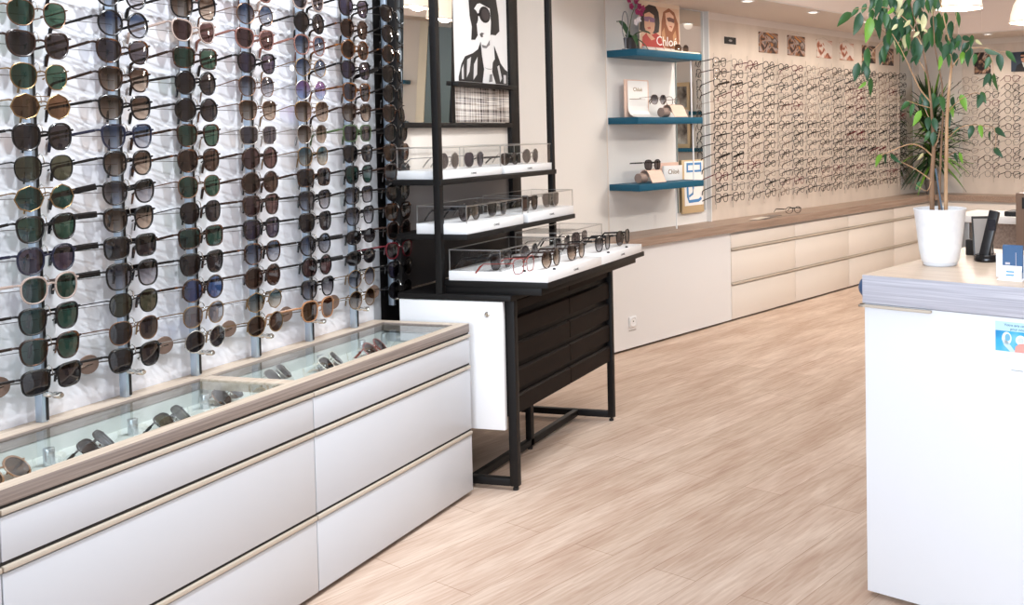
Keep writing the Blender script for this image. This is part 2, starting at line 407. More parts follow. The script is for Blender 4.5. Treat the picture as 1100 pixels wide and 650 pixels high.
def temple_mesh(shape, fr, sgn, var, wide=False):
    def f():
        acet = fr in ACET; cy = lens_c(shape); ey = cy+SH[shape][0]; hz = SH[shape][1]*.5 + SH[shape][4]
        dz, ln = [(-.027, .056), (-.016, .062), (-.006, .066)][var]
        h = Vector((xcurve(ey)-.009, sgn*(ey+.006), hz)); b = h + Vector((-.040, -ln, dz)); tip = b + Vector((-.003, -.010, -.030))
        q = b + Vector((-.002, -.006, -.006))
        r = (.0031 if not wide else .0068) if acet else .0013
        rt = .0036 if acet else .0022
        return MB().tube([h, h.lerp(b, .3), h.lerp(b, .7), b, q, q.lerp(tip, .5), tip], [r, r, r*.9, r*.8+.0003, rt, rt, rt*.8], 6, flat=.5 if acet else .9, up=(0, 0, 1)).mesh('temple', FR[fr])
    return cached(('t', shape, fr, sgn, var, wide), f)
def flat_temple_mesh(shape, fr, sgn, ang=0.):
    """temples of a pair standing on a shelf: straight back, ends curved down to rest"""
    def f():
        acet = fr in ACET; cy = lens_c(shape); ey = cy+SH[shape][0]; hz = SH[shape][1]*.5 + SH[shape][4]; b_ = SH[shape][1]
        h = Vector((xcurve(ey)-.009, sgn*(ey+.006), hz)); e = h + Vector((-.092, -sgn*.008, -.004))
        tip = e + Vector((-.030, -sgn*.004, -(hz+b_) + .006)); r = .0036 if acet else .0011
        return MB().tube([h, h.lerp(e, .5), e, e.lerp(tip, .4)+Vector((0, 0, .003)), tip], [r, r, r*.8+.0003, .003, .0028], 6, flat=.55, up=(0, 0, 1)).mesh('temple', FR[fr])
    return cached(('ft', shape, fr, sgn), f)
def sunglasses(loc, rz, shape, fr, ln, label, group, var=None, wide=False, standing=False, name='sunglasses', cat='sunglasses', tilt=0., scale=1.):
    t = thing(name, label, cat, loc, rz, group)
    if tilt: t.rotation_euler = (0, tilt, rz)
    if scale != 1.: t.scale = (scale,)*3
    link('frame_front', frame_mesh(shape, fr), t)
    var = random.randrange(3) if var is None else var
    for s_ in (-1, 1):
        link('lens', lens_mesh(shape, ln, s_), t)
        link('temple', flat_temple_mesh(shape, fr, s_) if standing else temple_mesh(shape, fr, s_, var, wide), t)
    return t

# per rod, from the top row down: shape, frame, lens  (None where the photo shows nothing)
RODS = [
 # 1
 [None, 'panto gold green', 'panto bronze green', 'cat_eye brown dark_grey', 'panto gold green', 'angular gold brown', 'panto black dark_grey', 'panto black_thin olive',
  'angular gold dark_green', 'square black green', 'panto navy violet_grey', 'panto clear dark_green', 'square black dark_green', 'square tortoise dark_green', 'rectangular black dark_grey'],
 # 2
 [None, 'round black faded_grey', 'round black faded_blue', 'cat_eye tortoise grey', 'square tortoise faded_brown', 'square black faded_brown', 'square navy faded_blue', 'panto black faded_brown',
  'cat_eye black* faded_grey', 'cat_eye black* faded_brown', 'rectangular black* dark_grey', 'oversized black* faded_grey', 'panto black_thin olive', 'panto bronze dark_grey', 'square black dark_grey'],
 # 3
 ['panto black grey', 'oversized black faded_brown', 'cat_eye clear mauve_brown', 'rectangular tortoise green', 'round black dark_grey', 'round black dark_grey', 'square tortoise green', 'panto tortoise dark_brown',
  'panto bronze green', 'panto black_thin dark_grey', 'rectangular tortoise dark_green', 'square black dark_grey', 'round tortoise blue', 'panto gold mirrored_grey', 'round silver dark_grey'],
 # 4
 ['panto rose mauve_brown', 'round bronze faded_blue', 'cat_eye rose mauve_brown', 'cat_eye black violet_grey', 'panto bronze faded_grey', 'square bronze faded_brown', 'rectangular silver grey', 'round brown mauve_brown',
  'round brown dark_brown', 'square brown mauve_brown', 'square black violet_grey', 'panto tortoise faded_blue', 'round brown dark_brown', 'angular gold faded_teal', 'round gold dark_brown'],
 # 5
 ['panto clear grey', 'round black dark_grey', 'panto rose faded_blue', 'angular gold faded_blue', 'round silver faded_pink', 'oversized gold faded_brown', 'panto silver faded_brown', 'panto gold faded_teal',
  'rectangular tortoise dark_grey', 'square black faded_grey', 'square black dark_grey', 'round black faded_blue', 'round black mauve_brown', 'square black faded_grey', 'oversized tan brown'],
 # 6
 ['cat_eye black violet_grey', 'panto tortoise dark_brown', 'round amber dark_brown', 'cat_eye black violet_grey', 'square amber grey', 'square brown faded_brown', 'rectangular green grey', 'cat_eye black dark_grey',
  'square black dark_green', 'rectangular black faded_grey', 'square black faded_grey', 'oval black* dark_grey', 'oval black* black', 'round gold faded_grey', 'round gold faded_brown'],
 # 7
 ['cat_eye black black', 'panto black dark_grey', 'round tortoise dark_brown', 'square black* black', 'round black black', 'square tortoise dark_brown', 'round black dark_grey', 'square tortoise brown',
  'panto brown dark_brown', 'round black black', 'square tortoise brown', 'panto brown dark_brown', 'cat_eye burgundy mauve_brown', 'cat_eye black violet_grey', 'round black_thin dark_grey'],
]
ROD_Y = [1.612, 1.810, 2.008, 2.206, 2.410, 2.606, 2.796]
PITCH, ZB = .0628, .631
RODN = ['nearest', 'second', 'third', 'fourth', 'fifth', 'sixth', 'seventh']
XG = XW + .062
for k, col in enumerate(RODS):
    yb = ROD_Y[k]; yr = yb - .006
    zlo = .5395 if k < 6 else .575
    rod = thing('display_rod', 'silver display rod of sunglasses, %s' % (['nearest to the photo\'s left edge', 'second from the near end', 'third from the near end', 'fourth from the near end', 'fifth from the near end', 'sixth from the near end', 'last in the row, before the black panel'][k]), 'display rod', (XW, yr, 0), 0, 'silver rods on the sunglasses wall')
    MB().box(.016, .036, -.001, .012, zlo, 2.1, .0015).build('bar', ALU, rod)
    MB().box(.0355, .0368, .0065, .0125, zlo+.003, 2.1).build('slot', DARK, rod)
    for zb in (1.95,): MB().box(.0005, .017, .002, .009, zb, zb+.02).build('bracket', ALU, rod)
    MB().lathe([(0, 0), (.006, .001), (.006, .014), (.0045, .016), (.0045, .024), (.007, .026), (.007, .040), (.005, .044), (0, .044)], 14,
               M=Matrix.Translation((.036, .006, .598)) @ Matrix.Rotation(PI/2, 4, 'Y')).build('lock_knob', CHROME, rod)
    for r in range(15):
        z = ZB + PITCH*(14-r)
        if z > 1.62: continue
        MB().tube([(.034, .009, z+.004), (.038, .009, z+.020), (.045, .009, z+.029), (.054, .008, z+.024), (.0585, .0065, z+.010), (.0575, .006, z+.0065)], .0011, 6).build('hook', CHROME, rod)
        MB().tube([(.0015, -.118, z+.002), (.012, -.09, z+.002), (.034, -.001, z)], .0008, 5).build('rest_wire', STEELW, rod)
    # round brown pad on the lowest support arm
    M = Matrix.Translation((.016, -.075, .632)) @ Matrix.Rotation(PI/2, 4, 'Y') @ Matrix.Rotation(.25, 4, 'X')
    pad = MB().lathe([(0, 0), (.0205, 0), (.0215, .001), (.0205, .002), (0, .002)], 24, M=M).build('round_pad', mat('bronze pad', (126, 104, 92), .35, .3), rod)
    MB().tube([(.018, -.098, .630), (.0185, -.075, .6315), (.0195, -.052, .632)], .0016, 6).build('pad_bar', CHROME, pad)
    MB().tube([(.018, -.054, .632), (.024, -.004, .628)], .0018, 6).build('support_arm', CHROME, rod)
    for r, st in enumerate(col):
        if st is None: continue
        z = ZB + PITCH*(14-r)
        shp, fr, ln = [a.replace('_', ' ') for a in st.split()]
        wide = fr.endswith('*'); fr = fr.rstrip('*')
        fb = 14-r
        where = ('lowest pair' if fb == 0 else '%s from the bottom' % ORD[fb].replace('top', 'first')) + ' on the %s silver rod' % RODN[k]
        lab = '%s %s sunglasses, %s lenses, %s' % ({'round': 'round', 'angular': 'angular'}.get(shp, shp.replace('cat eye', 'cat-eye')), fr.replace(' thin', ''), ln, where)
        sunglasses((XG, yb+random.uniform(-.002, .002), z+random.uniform(-.0015, .0015)), random.uniform(-.03, .03), shp, fr, ln, lab, 'sunglasses on the left wall', var=min(2, max(0, (r+random.choice((-1, 0, 1)))//5)), wide=wide)
# a small round white tag hangs in the fifth column
t = thing('price_tag', 'small round white tag hanging beside the gold sunglasses on the fifth rod', 'tag', (XW+.055, 2.338, 1.317))
MB().lathe([(0, 0), (.0085, 0), (.0085, .0012), (0, .0012)], 20, M=Matrix.Rotation(PI/2, 4, 'Y')).build('disc', PAPER, t)
MB().tube([(.0005, 0, .007), (-.012, .004, .016), (-.02, .02, .02)], .0004, 4).build('string', STEELW, t)

def on(px, py, n, d):
    r = AX*((px-CX)/F) + AY*((py-CY)/F) + AZ; n = Vector(n)
    return EYE + r*((d-n.dot(EYE))/n.dot(r))
# ------------------------------------------------------------------ things in the glazed well
WF = .478
def well_pair(px, py, rz, shp, fr, ln, lab, dx=0.):
    p = on(px, py, (0, 0, 1), WF+.014)
    x = max(min(p.x+dx, -1.74), XW+.075)
    t = sunglasses((x, min(p.y, 2.62), WF+SH[shp][1]*.62+.003), rz, shp, fr, ln, lab, 'sunglasses inside the glazed counter', standing=True, tilt=-.75, scale=.92)
    return t
well_pair(4, 510, .15, 'round', 'tan', 'brown', 'tan sunglasses under the counter glass at the near end')
well_pair(106, 479, .5, 'square', 'brown', 'grey', 'dark brown sunglasses under the glass below the first two rods')
well_pair(188, 451, .35, 'square', 'black', 'olive', 'black sunglasses with olive lenses under the glass below the third rod')
well_pair(246, 424, .3, 'panto', 'bronze', 'grey', 'bronze sunglasses under the glass beside the wooden cross bar')
well_pair(300, 403, .3, 'panto', 'silver', 'grey', 'silver sunglasses under the glass just past the wooden cross bar')
well_pair(357, 389, .3, 'square', 'white', 'grey', 'pale framed sunglasses under the glass near the far end')
well_pair(404, 375, .2, 'round', 'red', 'mauve brown', 'red sunglasses with mauve lenses under the glass at the far end')
for px, py, wh in ((53, 500, 'beside the tan sunglasses'), (143, 467, 'beside the dark brown sunglasses'), (220, 439, 'between the black and bronze sunglasses'),
                   (345, 395, 'beside the pale framed sunglasses'), (388, 378, 'beside the red sunglasses'), (427, 364, 'at the far end of the well')):
    p = on(px, py, (0, 0, 1), WF); p.x = max(p.x, XW+.09); p.y = min(p.y, 2.66)
    o = MB().lathe([(0, 0), (.0095, 0), (.010, .001), (.010, .034), (.009, .0355), (0, .0355)], 20).build('display_post', mat('satin steel', (205, 208, 212), .3, .7))
    tag(place(o, (p.x, p.y, WF)), 'small steel post under the counter glass %s' % wh, 'display post', 'steel posts inside the glazed counter')

# ------------------------------------------------------------------ black drawer chest of the couture display
def chest():
    t = thing('drawer_chest', 'black drawer chest on thin steel legs with white end door', 'drawer chest', (0, 0, 0))
    X0, X1, Y0, Y1 = -1.95, -1.575, 2.785, 3.56
    MB().box(X0, X1, Y0, Y1, .235, .604, .002).build('body', mat('black carcass', (7, 7, 9), .5, 0, .2), t)
    for a, b in ((Y0+.018, 3.194), (3.199, Y1-.012)):
        for z0, z1 in ((.238, .297), (.318, .380), (.401, .463), (.484, .546), (.567, .602)):
            d = MB().prism([(X1, a, z0), (X1+.013, a, z0), (X1+.013, a, z1-.006), (X1+.006, a, z1), (X1, a, z1)], (0, b-a, 0)).build('drawer', BLACKW, t)
    l = MB().box(X1-.002, X1+.026, Y0-.004, Y0+.018, .014, .606, .001).build('leg', BLACK, t)
    MB().lathe([(0, 0), (.009, 0), (.009, .008), (.004, .009), (.004, .014), (0, .014)], 12, (X1+.012, Y0+.008, 0)).build('foot', DARK, l)
    l = MB().box(X1-.002, X1+.022, Y1-.02, Y1, .014, .606, .001).build('leg', BLACK, t)
    MB().lathe([(0, 0), (.009, 0), (.009, .008), (.004, .009), (.004, .014), (0, .014)], 12, (X1+.008, Y1-.01, 0)).build('foot', DARK, l)
    l = MB().box(-1.725, -1.703, 3.16, 3.182, .014, .236, .001).build('leg', BLACK, t)
    MB().lathe([(0, 0), (.009, 0), (.009, .008), (.004, .009), (.004, .014), (0, .014)], 12, (-1.714, 3.171, 0)).build('foot', DARK, l)
    MB().box(X0, X1-.002, Y0-.004, Y0+.018, .014, .038, .001).box(X0, X0+.02, Y0-.004, Y0+.018, .038, .236).build('end_rail', BLACK, t)
    MB().box(X0, X1-.002, Y1-.02, Y1, .014, .038, .001).box(X0, X0+.02, Y1-.02, Y1, .038, .236).build('end_rail', BLACK, t)
    MB().box(-1.725, -1.703, Y0+.018, Y1-.02, .014, .038, .001).build('stretcher', BLACK, t)
    MB().box(X0-.01, X0, Y0, 3.1, .0, .6).build('back_panel', mat('dark brown panel', (38, 30, 28), .6), t)
    d = MB().box(-1.945, X1-.004, Y0-.02, Y0-.006, .197, .602, .001).build('end_door', PLASTW, t)
    MB().lathe([(0, 0), (.0085, 0), (.0085, .003), (.006, .004), (.0055, .0025), (0, .0025)], 16, M=Matrix.Translation((-1.632, Y0-.02, .562)) @ Matrix.Rotation(PI/2, 4, 'X')).build('lock', CHROME, d)
    MB().box(X0, X1+.026, Y0-.022, Y1, .604, .622, .001).build('top', BLACK, t)
    MB().box(-1.79, -1.455, Y0, 3.555, .622, .645, .001).box(-1.80, -1.431, Y0-.004, 3.585, .645, .6635, .001).build('plinth', BLACK, t)
chest()
def rack():
    t = thing('display_rack', 'tall black steel display rack with mirror standing on the black drawer chest', 'display rack', (0, 0, 0))
    for y in (2.764, 3.54):
        MB().box(-1.811, -1.789, y, y+.022, .622, 2.3, .001).build('post', BLACK, t)
    MB().box(-1.985, -1.957, 3.53, 3.597, .622, 2.3, .001).build('upright', BLACK, t)
    MB().box(-1.985, -1.957, 2.80, 2.83, .622, 2.3, .001).build('upright', BLACK, t)
    MB().box(-1.985, -1.785, 2.766, 3.565, .966, .984, .001).build('shelf', BLACK, t)
    MB().box(-1.985, -1.702, 2.776, 3.55, .793, .810, .001).build('shelf', BLACK, t)
    MB().box(-1.975, -1.953, 2.83, 3.53, 1.150, 1.168, .001).build('rail', BLACK, t)
    MB().box(-1.975, -1.930, 3.115, 3.53, 1.298, 1.314, .001).build('rail', BLACK, t)
    MB().box(-1.975, -1.953, 3.108, 3.131, 1.168, 1.9, .001).build('divider', BLACK, t)
    MB().prism([(-1.975, 2.83, 1.168), (-1.960, 2.83, 1.168), (-1.928, 2.83, 1.9), (-1.943, 2.83, 1.9)], (0, .278, 0)).build('mirror_panel', MIRROR, t, False)
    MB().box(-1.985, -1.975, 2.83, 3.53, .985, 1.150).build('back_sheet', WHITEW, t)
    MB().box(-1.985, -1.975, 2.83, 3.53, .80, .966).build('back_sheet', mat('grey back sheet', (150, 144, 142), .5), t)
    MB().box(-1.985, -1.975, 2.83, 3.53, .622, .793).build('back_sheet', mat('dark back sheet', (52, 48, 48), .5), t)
rack()
# tweed panel under the poster
def tweed_mat():
    m = mat('tweed cloth', (190, 180, 172), .9, 0, .1); nt = m.node_tree; N = nt.nodes; L = nt.links; b = N['Principled BSDF']
    tc = N.new('ShaderNodeTexCoord'); outs = []
    for sc_ in ((1, 1, .02), (1, .02, 1)):
        mp = N.new('ShaderNodeMapping'); mp.inputs['Scale'].default_value = (1, sc_[1]*95, sc_[2]*95)
        L.new(tc.outputs['Object'], mp.inputs['Vector'])
        n = N.new('ShaderNodeTexNoise'); n.inputs['Scale'].default_value = 1.; n.inputs['Detail'].default_value = 2; L.new(mp.outputs[0], n.inputs['Vector'])
        r = N.new('ShaderNodeValToRGB'); r.color_ramp.interpolation = 'CONSTANT'; e = r.color_ramp.elements
        e[0].color = (*lin((70, 64, 66)), 1); e[1].position = .42; e[1].color = (*lin((168, 156, 146)), 1)
        x = e.new(.5); x.color = (*lin((232, 226, 220)), 1); x = e.new(.62); x.color = (*lin((120, 112, 116)), 1)
        L.new(n.outputs['Fac'], r.inputs['Fac']); outs.append(r)
    mx = N.new('ShaderNodeMixRGB'); mx.inputs['Fac'].default_value = .5
    L.new(outs[0].outputs[0], mx.inputs[1]); L.new(outs[1].outputs[0], mx.inputs[2]); L.new(mx.outputs[0], b.inputs['Base Color'])
    return m
o = MB().box(-1.972, -1.962, 3.133, 3.524, 1.170, 1.297, .001).build('tweed_panel', tweed_mat())
tag(o, 'checked grey tweed panel below the black and white portrait', 'fabric panel')
# black and white portrait poster, built as flat printed shapes
def poster_bw():
    t = thing('portrait_poster', 'black and white portrait poster of a bobbed model in round sunglasses', 'poster', (-1.966, 3.131, 1.315))
    WD, HT = .395, .44
    MB().box(-.008, 0, 0, WD, 0, HT).build('sheet', mat('poster white', (240, 240, 241), .5), t)
    BK = mat('print black', (26, 24, 26), .5); G1 = mat('print grey', (128, 126, 128), .5); G2 = mat('print light grey', (214, 213, 214), .5)
    # u,v: photo pixels inside the poster (x 490..549, y 0..92) to local metres
    def uv(x, y, k): return (.0003*k, (x-489)/61.5*WD, (93-y)/93.*.338)
    def patch(name, pts, m, k): MB().prism([uv(x, y, k) for x, y in pts], (.0003, 0, 0)).build(name, m, t, False)
    hair = [(508, -14), (522, -20), (534, -12), (538, 0), (541, 20), (541.5, 36), (537, 41), (532, 41), (531, 42), (532, 28), (531, 14), (518, 10), (514, 16), (513, 24), (516, 32), (517, 44), (514, 49), (510, 49.5), (511, 36), (509, 26), (508, 8)]
    face = [(513, 10), (522, 6), (530, 10), (533, 20), (532.5, 34), (531, 45), (526, 54), (522, 55), (519, 50), (518.5, 44), (519, 40), (517, 37), (518, 32), (514, 24)]
    neck = [(521, 52), (532, 40), (534, 52), (536, 66), (540, 80), (541, 91), (522, 91), (523, 76), (521, 62)]
    jl = [(520, 50), (517, 58), (511, 63), (503, 67), (499, 75), (496, 88), (496, 92), (521, 92), (523, 78), (521, 64)]
    jr = [(535, 52), (539, 62), (542, 70), (547, 76), (550, 78), (550, 92), (536, 92), (532, 80), (533, 70), (535.5, 66)]
    patch('print_neck', neck, mat('print pale', (236, 235, 235), .5), 1); patch('print_face', face, mat('print face', (244, 243, 243), .5), 2)
    patch('print_hair', hair, BK, 3); patch('print_jacket', jl, BK, 3); patch('print_jacket', jr, BK, 3)
    patch('print_fringe', [(508, -4), (531, -6), (532, 12), (527, 8), (522.5, 4), (522, 10), (517, 12), (512, 20), (509, 18)], BK, 4)
    def disc(cx, cy, rx, ry, m, k, nm): patch(nm, [(cx+rx*math.cos(a*PI/9), cy+ry*math.sin(a*PI/9)) for a in range(18)], m, k)
    disc(525, 21.5, 6.2, 8.5, BK, 5, 'print_sunglasses'); disc(513.5, 26, 4.2, 8., BK, 5, 'print_sunglasses')
    patch('print_sunglasses', [(517, 22), (520, 20), (520, 23), (517, 25)], BK, 5)
    disc(525.5, 21.5, 4.2, 6.2, mat('print lens', (64, 58, 60), .5), 6, 'print_lens')
    patch('print_lips', [(519, 42.5), (521, 40.5), (524, 41), (522, 43), (523, 44.5), (520.5, 45.5), (519.5, 44)], mat('print lips', (90, 86, 88), .5), 5)
    patch('print_chin_shade', [(521, 53), (526, 53.5), (530, 47), (530, 52), (526, 56), (522, 56)], G1, 4)
    for pts in ([(505, 70), (509, 67), (507, 82), (504, 88)], [(512, 74), (516, 66), (515, 84), (511, 90)], [(499, 80), (501, 75), (501, 90), (499, 90)], [(538, 74), (540, 72), (543, 86), (541, 90)], [(545, 82), (548, 82), (548, 91), (545, 91)]):
        patch('print_gloss', pts, G2, 5)
    patch('print_necklace', [(523, 76), (527, 77.6), (531, 77.6), (532, 76), (531, 77), (527, 77)], G1, 5)
    patch('print_button', [(529, 83), (532, 82), (532, 90), (528, 91)], G1, 5)
poster_bw()

# ------------------------------------------------------------------ trays, acrylic covers and their sunglasses
def tray(lab, x0, x1, y0, y1, z0, z1, txt_y=None):
    t = thing('display_tray', lab, 'display tray', ((x0+x1)/2, (y0+y1)/2, z0), 0, 'white trays on the black rack')
    w, d = (x1-x0)/2, (y1-y0)/2
    MB().box(-w, w, -d, d, 0, z1-z0, .001).build('base', PLASTW, t)
    lettering('CHANEL', .0095, INK, t, (w+.0002, 0 if txt_y is None else txt_y, (z1-z0)*.45), sx=1.)
    return t
def cover(lab, x0, x1, y0, y1, z0, z1):
    t = thing('acrylic_cover', lab, 'display cover', ((x0+x1)/2, (y0+y1)/2, z0), 0, 'acrylic covers on the white trays')
    w, d, h = (x1-x0)/2, (y1-y0)/2, z1-z0; k = .003
    MB().box(-w, w, -d, d, 0, h).build('shell', ACRYL, t, False)
    e = MB()
    for a in (-w, w-k):
        for b in (-d, d-k): e.box(a, a+k, b, b+k, 0, h-k)
        e.box(a, a+k, -d, d, h-k, h+.0006)
    for b in (-d, d-k): e.box(-w+k, w-k, b, b+k, h-k, h+.0006)
    e.build('edges', glass_mat('acrylic edge glass', (236, 235, 233), .5, .3), t, False)
T = [('near', 'upper', -1.960, -1.793, 2.79, 3.158, .984, 1.011, 1.086), ('far', 'upper', -1.960, -1.793, 3.180, 3.548, .984, 1.011, 1.086),
     ('near', 'middle', -1.887, -1.706, 2.782, 3.146, .810, .843, .900), ('far', 'middle', -1.887, -1.706, 3.180, 3.544, .810, .843, .906)]
for a, b, x0, x1, y0, y1, z0, z1, zc in T:
    tray('white tray on the %s shelf of the black rack, %s end' % (b, a), x0, x1, y0, y1, z0, z1)
    cover('clear acrylic cover over the %s tray of the %s rack shelf' % (a, b), x0+.001, x1-.001, y0+.001, y1-.001, z1, zc)
tray('white tray on top of the drawer chest, near end', -1.775, -1.431, 2.782, 3.186, .6635, .694)
tray('white tray on top of the drawer chest, far end', -1.775, -1.431, 3.190, 3.56, .6635, .694)
cover('low clear acrylic cover on the near tray of the drawer chest', -1.774, -1.592, 2.783, 3.16, .694, .762)
cover('clear acrylic cover on the far tray of the drawer chest', -1.774, -1.592, 3.205, 3.555, .694, .772)
def rp(px0, px1, py, x, z, shp, fr, ln, lab, rz=0.):
    p = on((px0+px1)/2, py, (1, 0, 0), x)
    sunglasses((x, p.y, z+SH[shp][1]+.0035), rz, shp, fr, ln, lab, 'sunglasses on the black display rack', standing=True)
z1_, z2_, z3_ = 1.011, .843, .694
rp(474, 492, 174, -1.828, z1_, 'round', 'silver', 'grey', 'round grey sunglasses at the near end of the upper rack shelf')
rp(500, 521, 172, -1.828, z1_, 'panto', 'silver', 'violet grey', 'panto grey sunglasses in the middle of the near upper tray')
rp(541, 556, 171, -1.828, z1_, 'oval', 'brown', 'dark brown', 'oval brown sunglasses at the near end of the far upper tray')
rp(562, 580, 169, -1.828, z1_, 'round', 'silver', 'grey', 'round grey sunglasses at the far end of the upper rack shelf')
rp(495, 517, 233, -1.755, z2_, 'round', 'black', 'grey', 'round black sunglasses at the near end of the middle rack shelf')
rp(527, 544, 230, -1.755, z2_, 'square', 'silver', 'grey', 'grey square sunglasses in the middle of the near middle tray')
rp(560, 580, 224, -1.755, z2_, 'panto', 'brown', 'dark brown', 'panto brown sunglasses at the near end of the far middle tray')
rp(584, 602, 220, -1.755, z2_, 'oversized', 'silver', 'grey', 'large grey sunglasses at the far end of the middle rack shelf')
rp(530, 550, 280, -1.62, z3_, 'square', 'black', 'grey', 'black sunglasses with pale temples under the low chest cover')
rp(558, 582, 273, -1.63, z3_, 'round', 'silver', 'faded grey', 'round silver sunglasses behind the clear red pair')
rp(598, 612, 268, -1.64, z3_, 'cat eye', 'silver', 'faded grey', 'silver cat-eye sunglasses under the far chest cover, near half')
rp(616, 632, 259, -1.63, z3_, 'oversized', 'black thin', 'grey', 'large grey sunglasses under the far chest cover, far half')
rp(552, 577, 291, -1.50, z3_, 'rectangular', 'red thin', 'clear', 'clear spectacles with red rims at the near edge of the chest')
rp(583, 604, 281, -1.475, z3_, 'round', 'brown', 'faded brown', 'round brown sunglasses uncovered on the near chest tray')
rp(611, 630, 275, -1.48, z3_, 'cat eye', 'brown', 'faded brown', 'dark brown cat-eye sunglasses uncovered near the tray joint')
rp(641, 657, 268, -1.485, z3_, 'square', 'black', 'faded grey', 'square black sunglasses uncovered on the far chest tray')
rp(663, 678, 261, -1.485, z3_, 'panto', 'black', 'grey', 'panto black sunglasses at the far end of the chest')
for px, py in ((549, 296), (606, 290), (658, 272), (678, 266)):
    p = on(px, py, (0, 0, 1), .694)
    tag(place(MB().lathe([(0, 0), (.005, 0), (.005, .004), (.003, .0055), (0, .0055)], 12).build('security_stud', INK), (min(p.x, -1.445), min(max(p.y, 2.80), 3.54), .6942)),
        'tiny black stud on the %s' % {549: 'near tray corner of the chest', 606: 'near chest tray by the brown sunglasses', 658: 'far chest tray by the square black pair', 678: 'far chest tray at its far end'}[px], 'stud', 'black studs on the chest trays')

# ------------------------------------------------------------------ long cabinet run along the back wall
CF = -3.457; ZT = .575
def drawer_unit(s0, s1, lab, far=False):
    """local x out of the wall, y along it; front face at x = 0"""
    t = thing('drawer_cabinet', lab, 'cabinet', bw(CF, s0, 0) if not far else bw(s0, 7.455, 0), RB if not far else RF, 'white drawer cabinets along the back of the shop')
    w = s1-s0
    dp = .228 if not far else .215
    MB().box(-dp, -.014, .001, w-.001, .03, .529).build('carcass', WHITEW, t)
    MB().box(-dp, -.045, .001, w-.001, 0, .03).build('plinth', DARK, t)
    for z0, z1 in ((.012, .208), (.230, .412), (.434, .512)):
        d = MB().box(-.012, 0, .0015, w-.0015, z0, z1, .001).build('drawer', WHITEW, t)
        if z1 < .5: MB().box(-.012, .008, .0015, w-.0015, z1+.008, z1+.019, .001).box(-.012, -.006, .0015, w-.0015, z1, z1+.008).build('handle_strip', TRIM, d)
    return t
EDGES = [4.645, 5.341, 6.036, 6.731, 7.42]
for i, nm in enumerate(('first drawer cabinet after the plain panel', 'second drawer cabinet after the plain panel', 'third drawer cabinet after the plain panel', 'last drawer cabinet before the corner behind the ficus')):
    drawer_unit(EDGES[i], EDGES[i+1], 'white %s' % nm)
drawer_unit(-3.40, -2.72, 'white drawer cabinet on the far wall beyond the desk', True)
def clip_left(c0, c1, s1, z0, z1):
    """prism whose left end follows the left wall"""
    f = lambda c: (XL+.001-BN.x*c)/BD.x
    return [(c0, f(c0), z0), (c1, f(c1), z0), (c1, s1, z0), (c0, s1, z0)], (0, 0, z1-z0)
t = thing('panel_cabinet', 'plain white cabinet panel with power socket between chest and drawers', 'cabinet', (0, 0, 0), RB)
MB().prism(*clip_left(CW+.002, CF-.014, 4.640, .03, .529)).build('carcass', WHITEW, t)
MB().prism(*clip_left(CW+.002, CF-.045, 4.640, 0, .03)).build('plinth', DARK, t)
MB().prism(*clip_left(CF-.013, CF, 4.640, .012, .529)).build('panel', mat('plain panel white', (229, 228, 228), .4), t)
t = thing('worktop', 'long brown oak worktop along the back wall above white drawers', 'worktop', (0, 0, 0), RB)
MB().prism(*clip_left(CW+.003, CF+.022, 7.433, .530, ZT)).build('slab', WOODB, t)
MB().box(CW+.003, -2.70, 7.434, SF-.003, .530, ZT).build('slab', WOODB, t)
t = thing('power_socket', 'round white power socket low on the plain cabinet panel', 'socket', bw(CF+.0005, 3.782, .147), RB)
MB().box(0, .006, -.028, .028, -.028, .028, .003).build('plate', PLASTW, t)
MB().lathe([(0, .0065), (.011, .0065), (.0205, .0075), (.0215, .0095), (.0235, .0095), (.024, .006), (0, .006)], 24, M=Matrix.Rotation(PI/2, 4, 'Y')).build('insert', PLASTW, t)
MB().lathe([(0, 0), (.0035, 0), (.0035, .001), (0, .001)], 10, M=Matrix.Translation((.0068, .001, .002)) @ Matrix.Rotation(PI/2, 4, 'Y')).build('earth_pin', DARK, t)
MB().box(0, .002, -.026, .026, -.046, -.042).build('label_strip', mat('grey strip', (176, 168, 162), .5), t)
# papers and a pair lying on the worktop
o = MB().box(-.045, .045, -.15, .15, 0, .003, .001).build('brochure', mat('dark brochure', (92, 82, 76), .4)); place(o, bw(-3.52, 5.12, ZT), RB+.25)
tag(o, 'thin dark brochure lying on the worktop under the eyeglasses', 'brochure')
o = MB().box(-.03, .03, -.10, .10, 0, .0025, .001).build('brochure', mat('pale brochure', (206, 196, 184), .4)); place(o, bw(-3.50, 5.00, ZT+.0032), RB+.2)
tag(o, 'pale leaflet lying on the dark brochure on the worktop', 'brochure')
sunglasses(bw(-3.53, 5.44, ZT+.021), RB-.3, 'oval', 'black', 'clear', 'black eyeglasses resting on the worktop beside the brochures', None, standing=True, name='eyeglasses', cat='eyeglasses')

# ------------------------------------------------------------------ teal shelves in the niche with what stands on them
SHELF = {}
for nm, z0, z1 in (('top', 1.524, 1.560), ('middle', 1.167, 1.203), ('lowest', .812, .846)):
    o = MB().box(0, .215, 0, .545, z0, z1, .002).build('wall_shelf', TEAL); place(o, bw(CW+.001, 3.887, 0), RB)
    tag(o, 'teal wall shelf in the niche, the %s of three' % nm, 'shelf', 'teal shelves in the niche'); SHELF[nm] = z1
MP = thing('wall_mirror', 'tall narrow mirror on the niche wall behind the teal shelves', 'mirror', bw(CW+.0045, 4.455, .648), RB)
MB().box(0, .004, 0, .255, 0, 1.19).build('glass', MIRROR, MP); MB().box(0, .0055, -.006, 0, 0, 1.19).build('edge', mat('mirror edge', (150, 160, 158), .3, .5), MP)
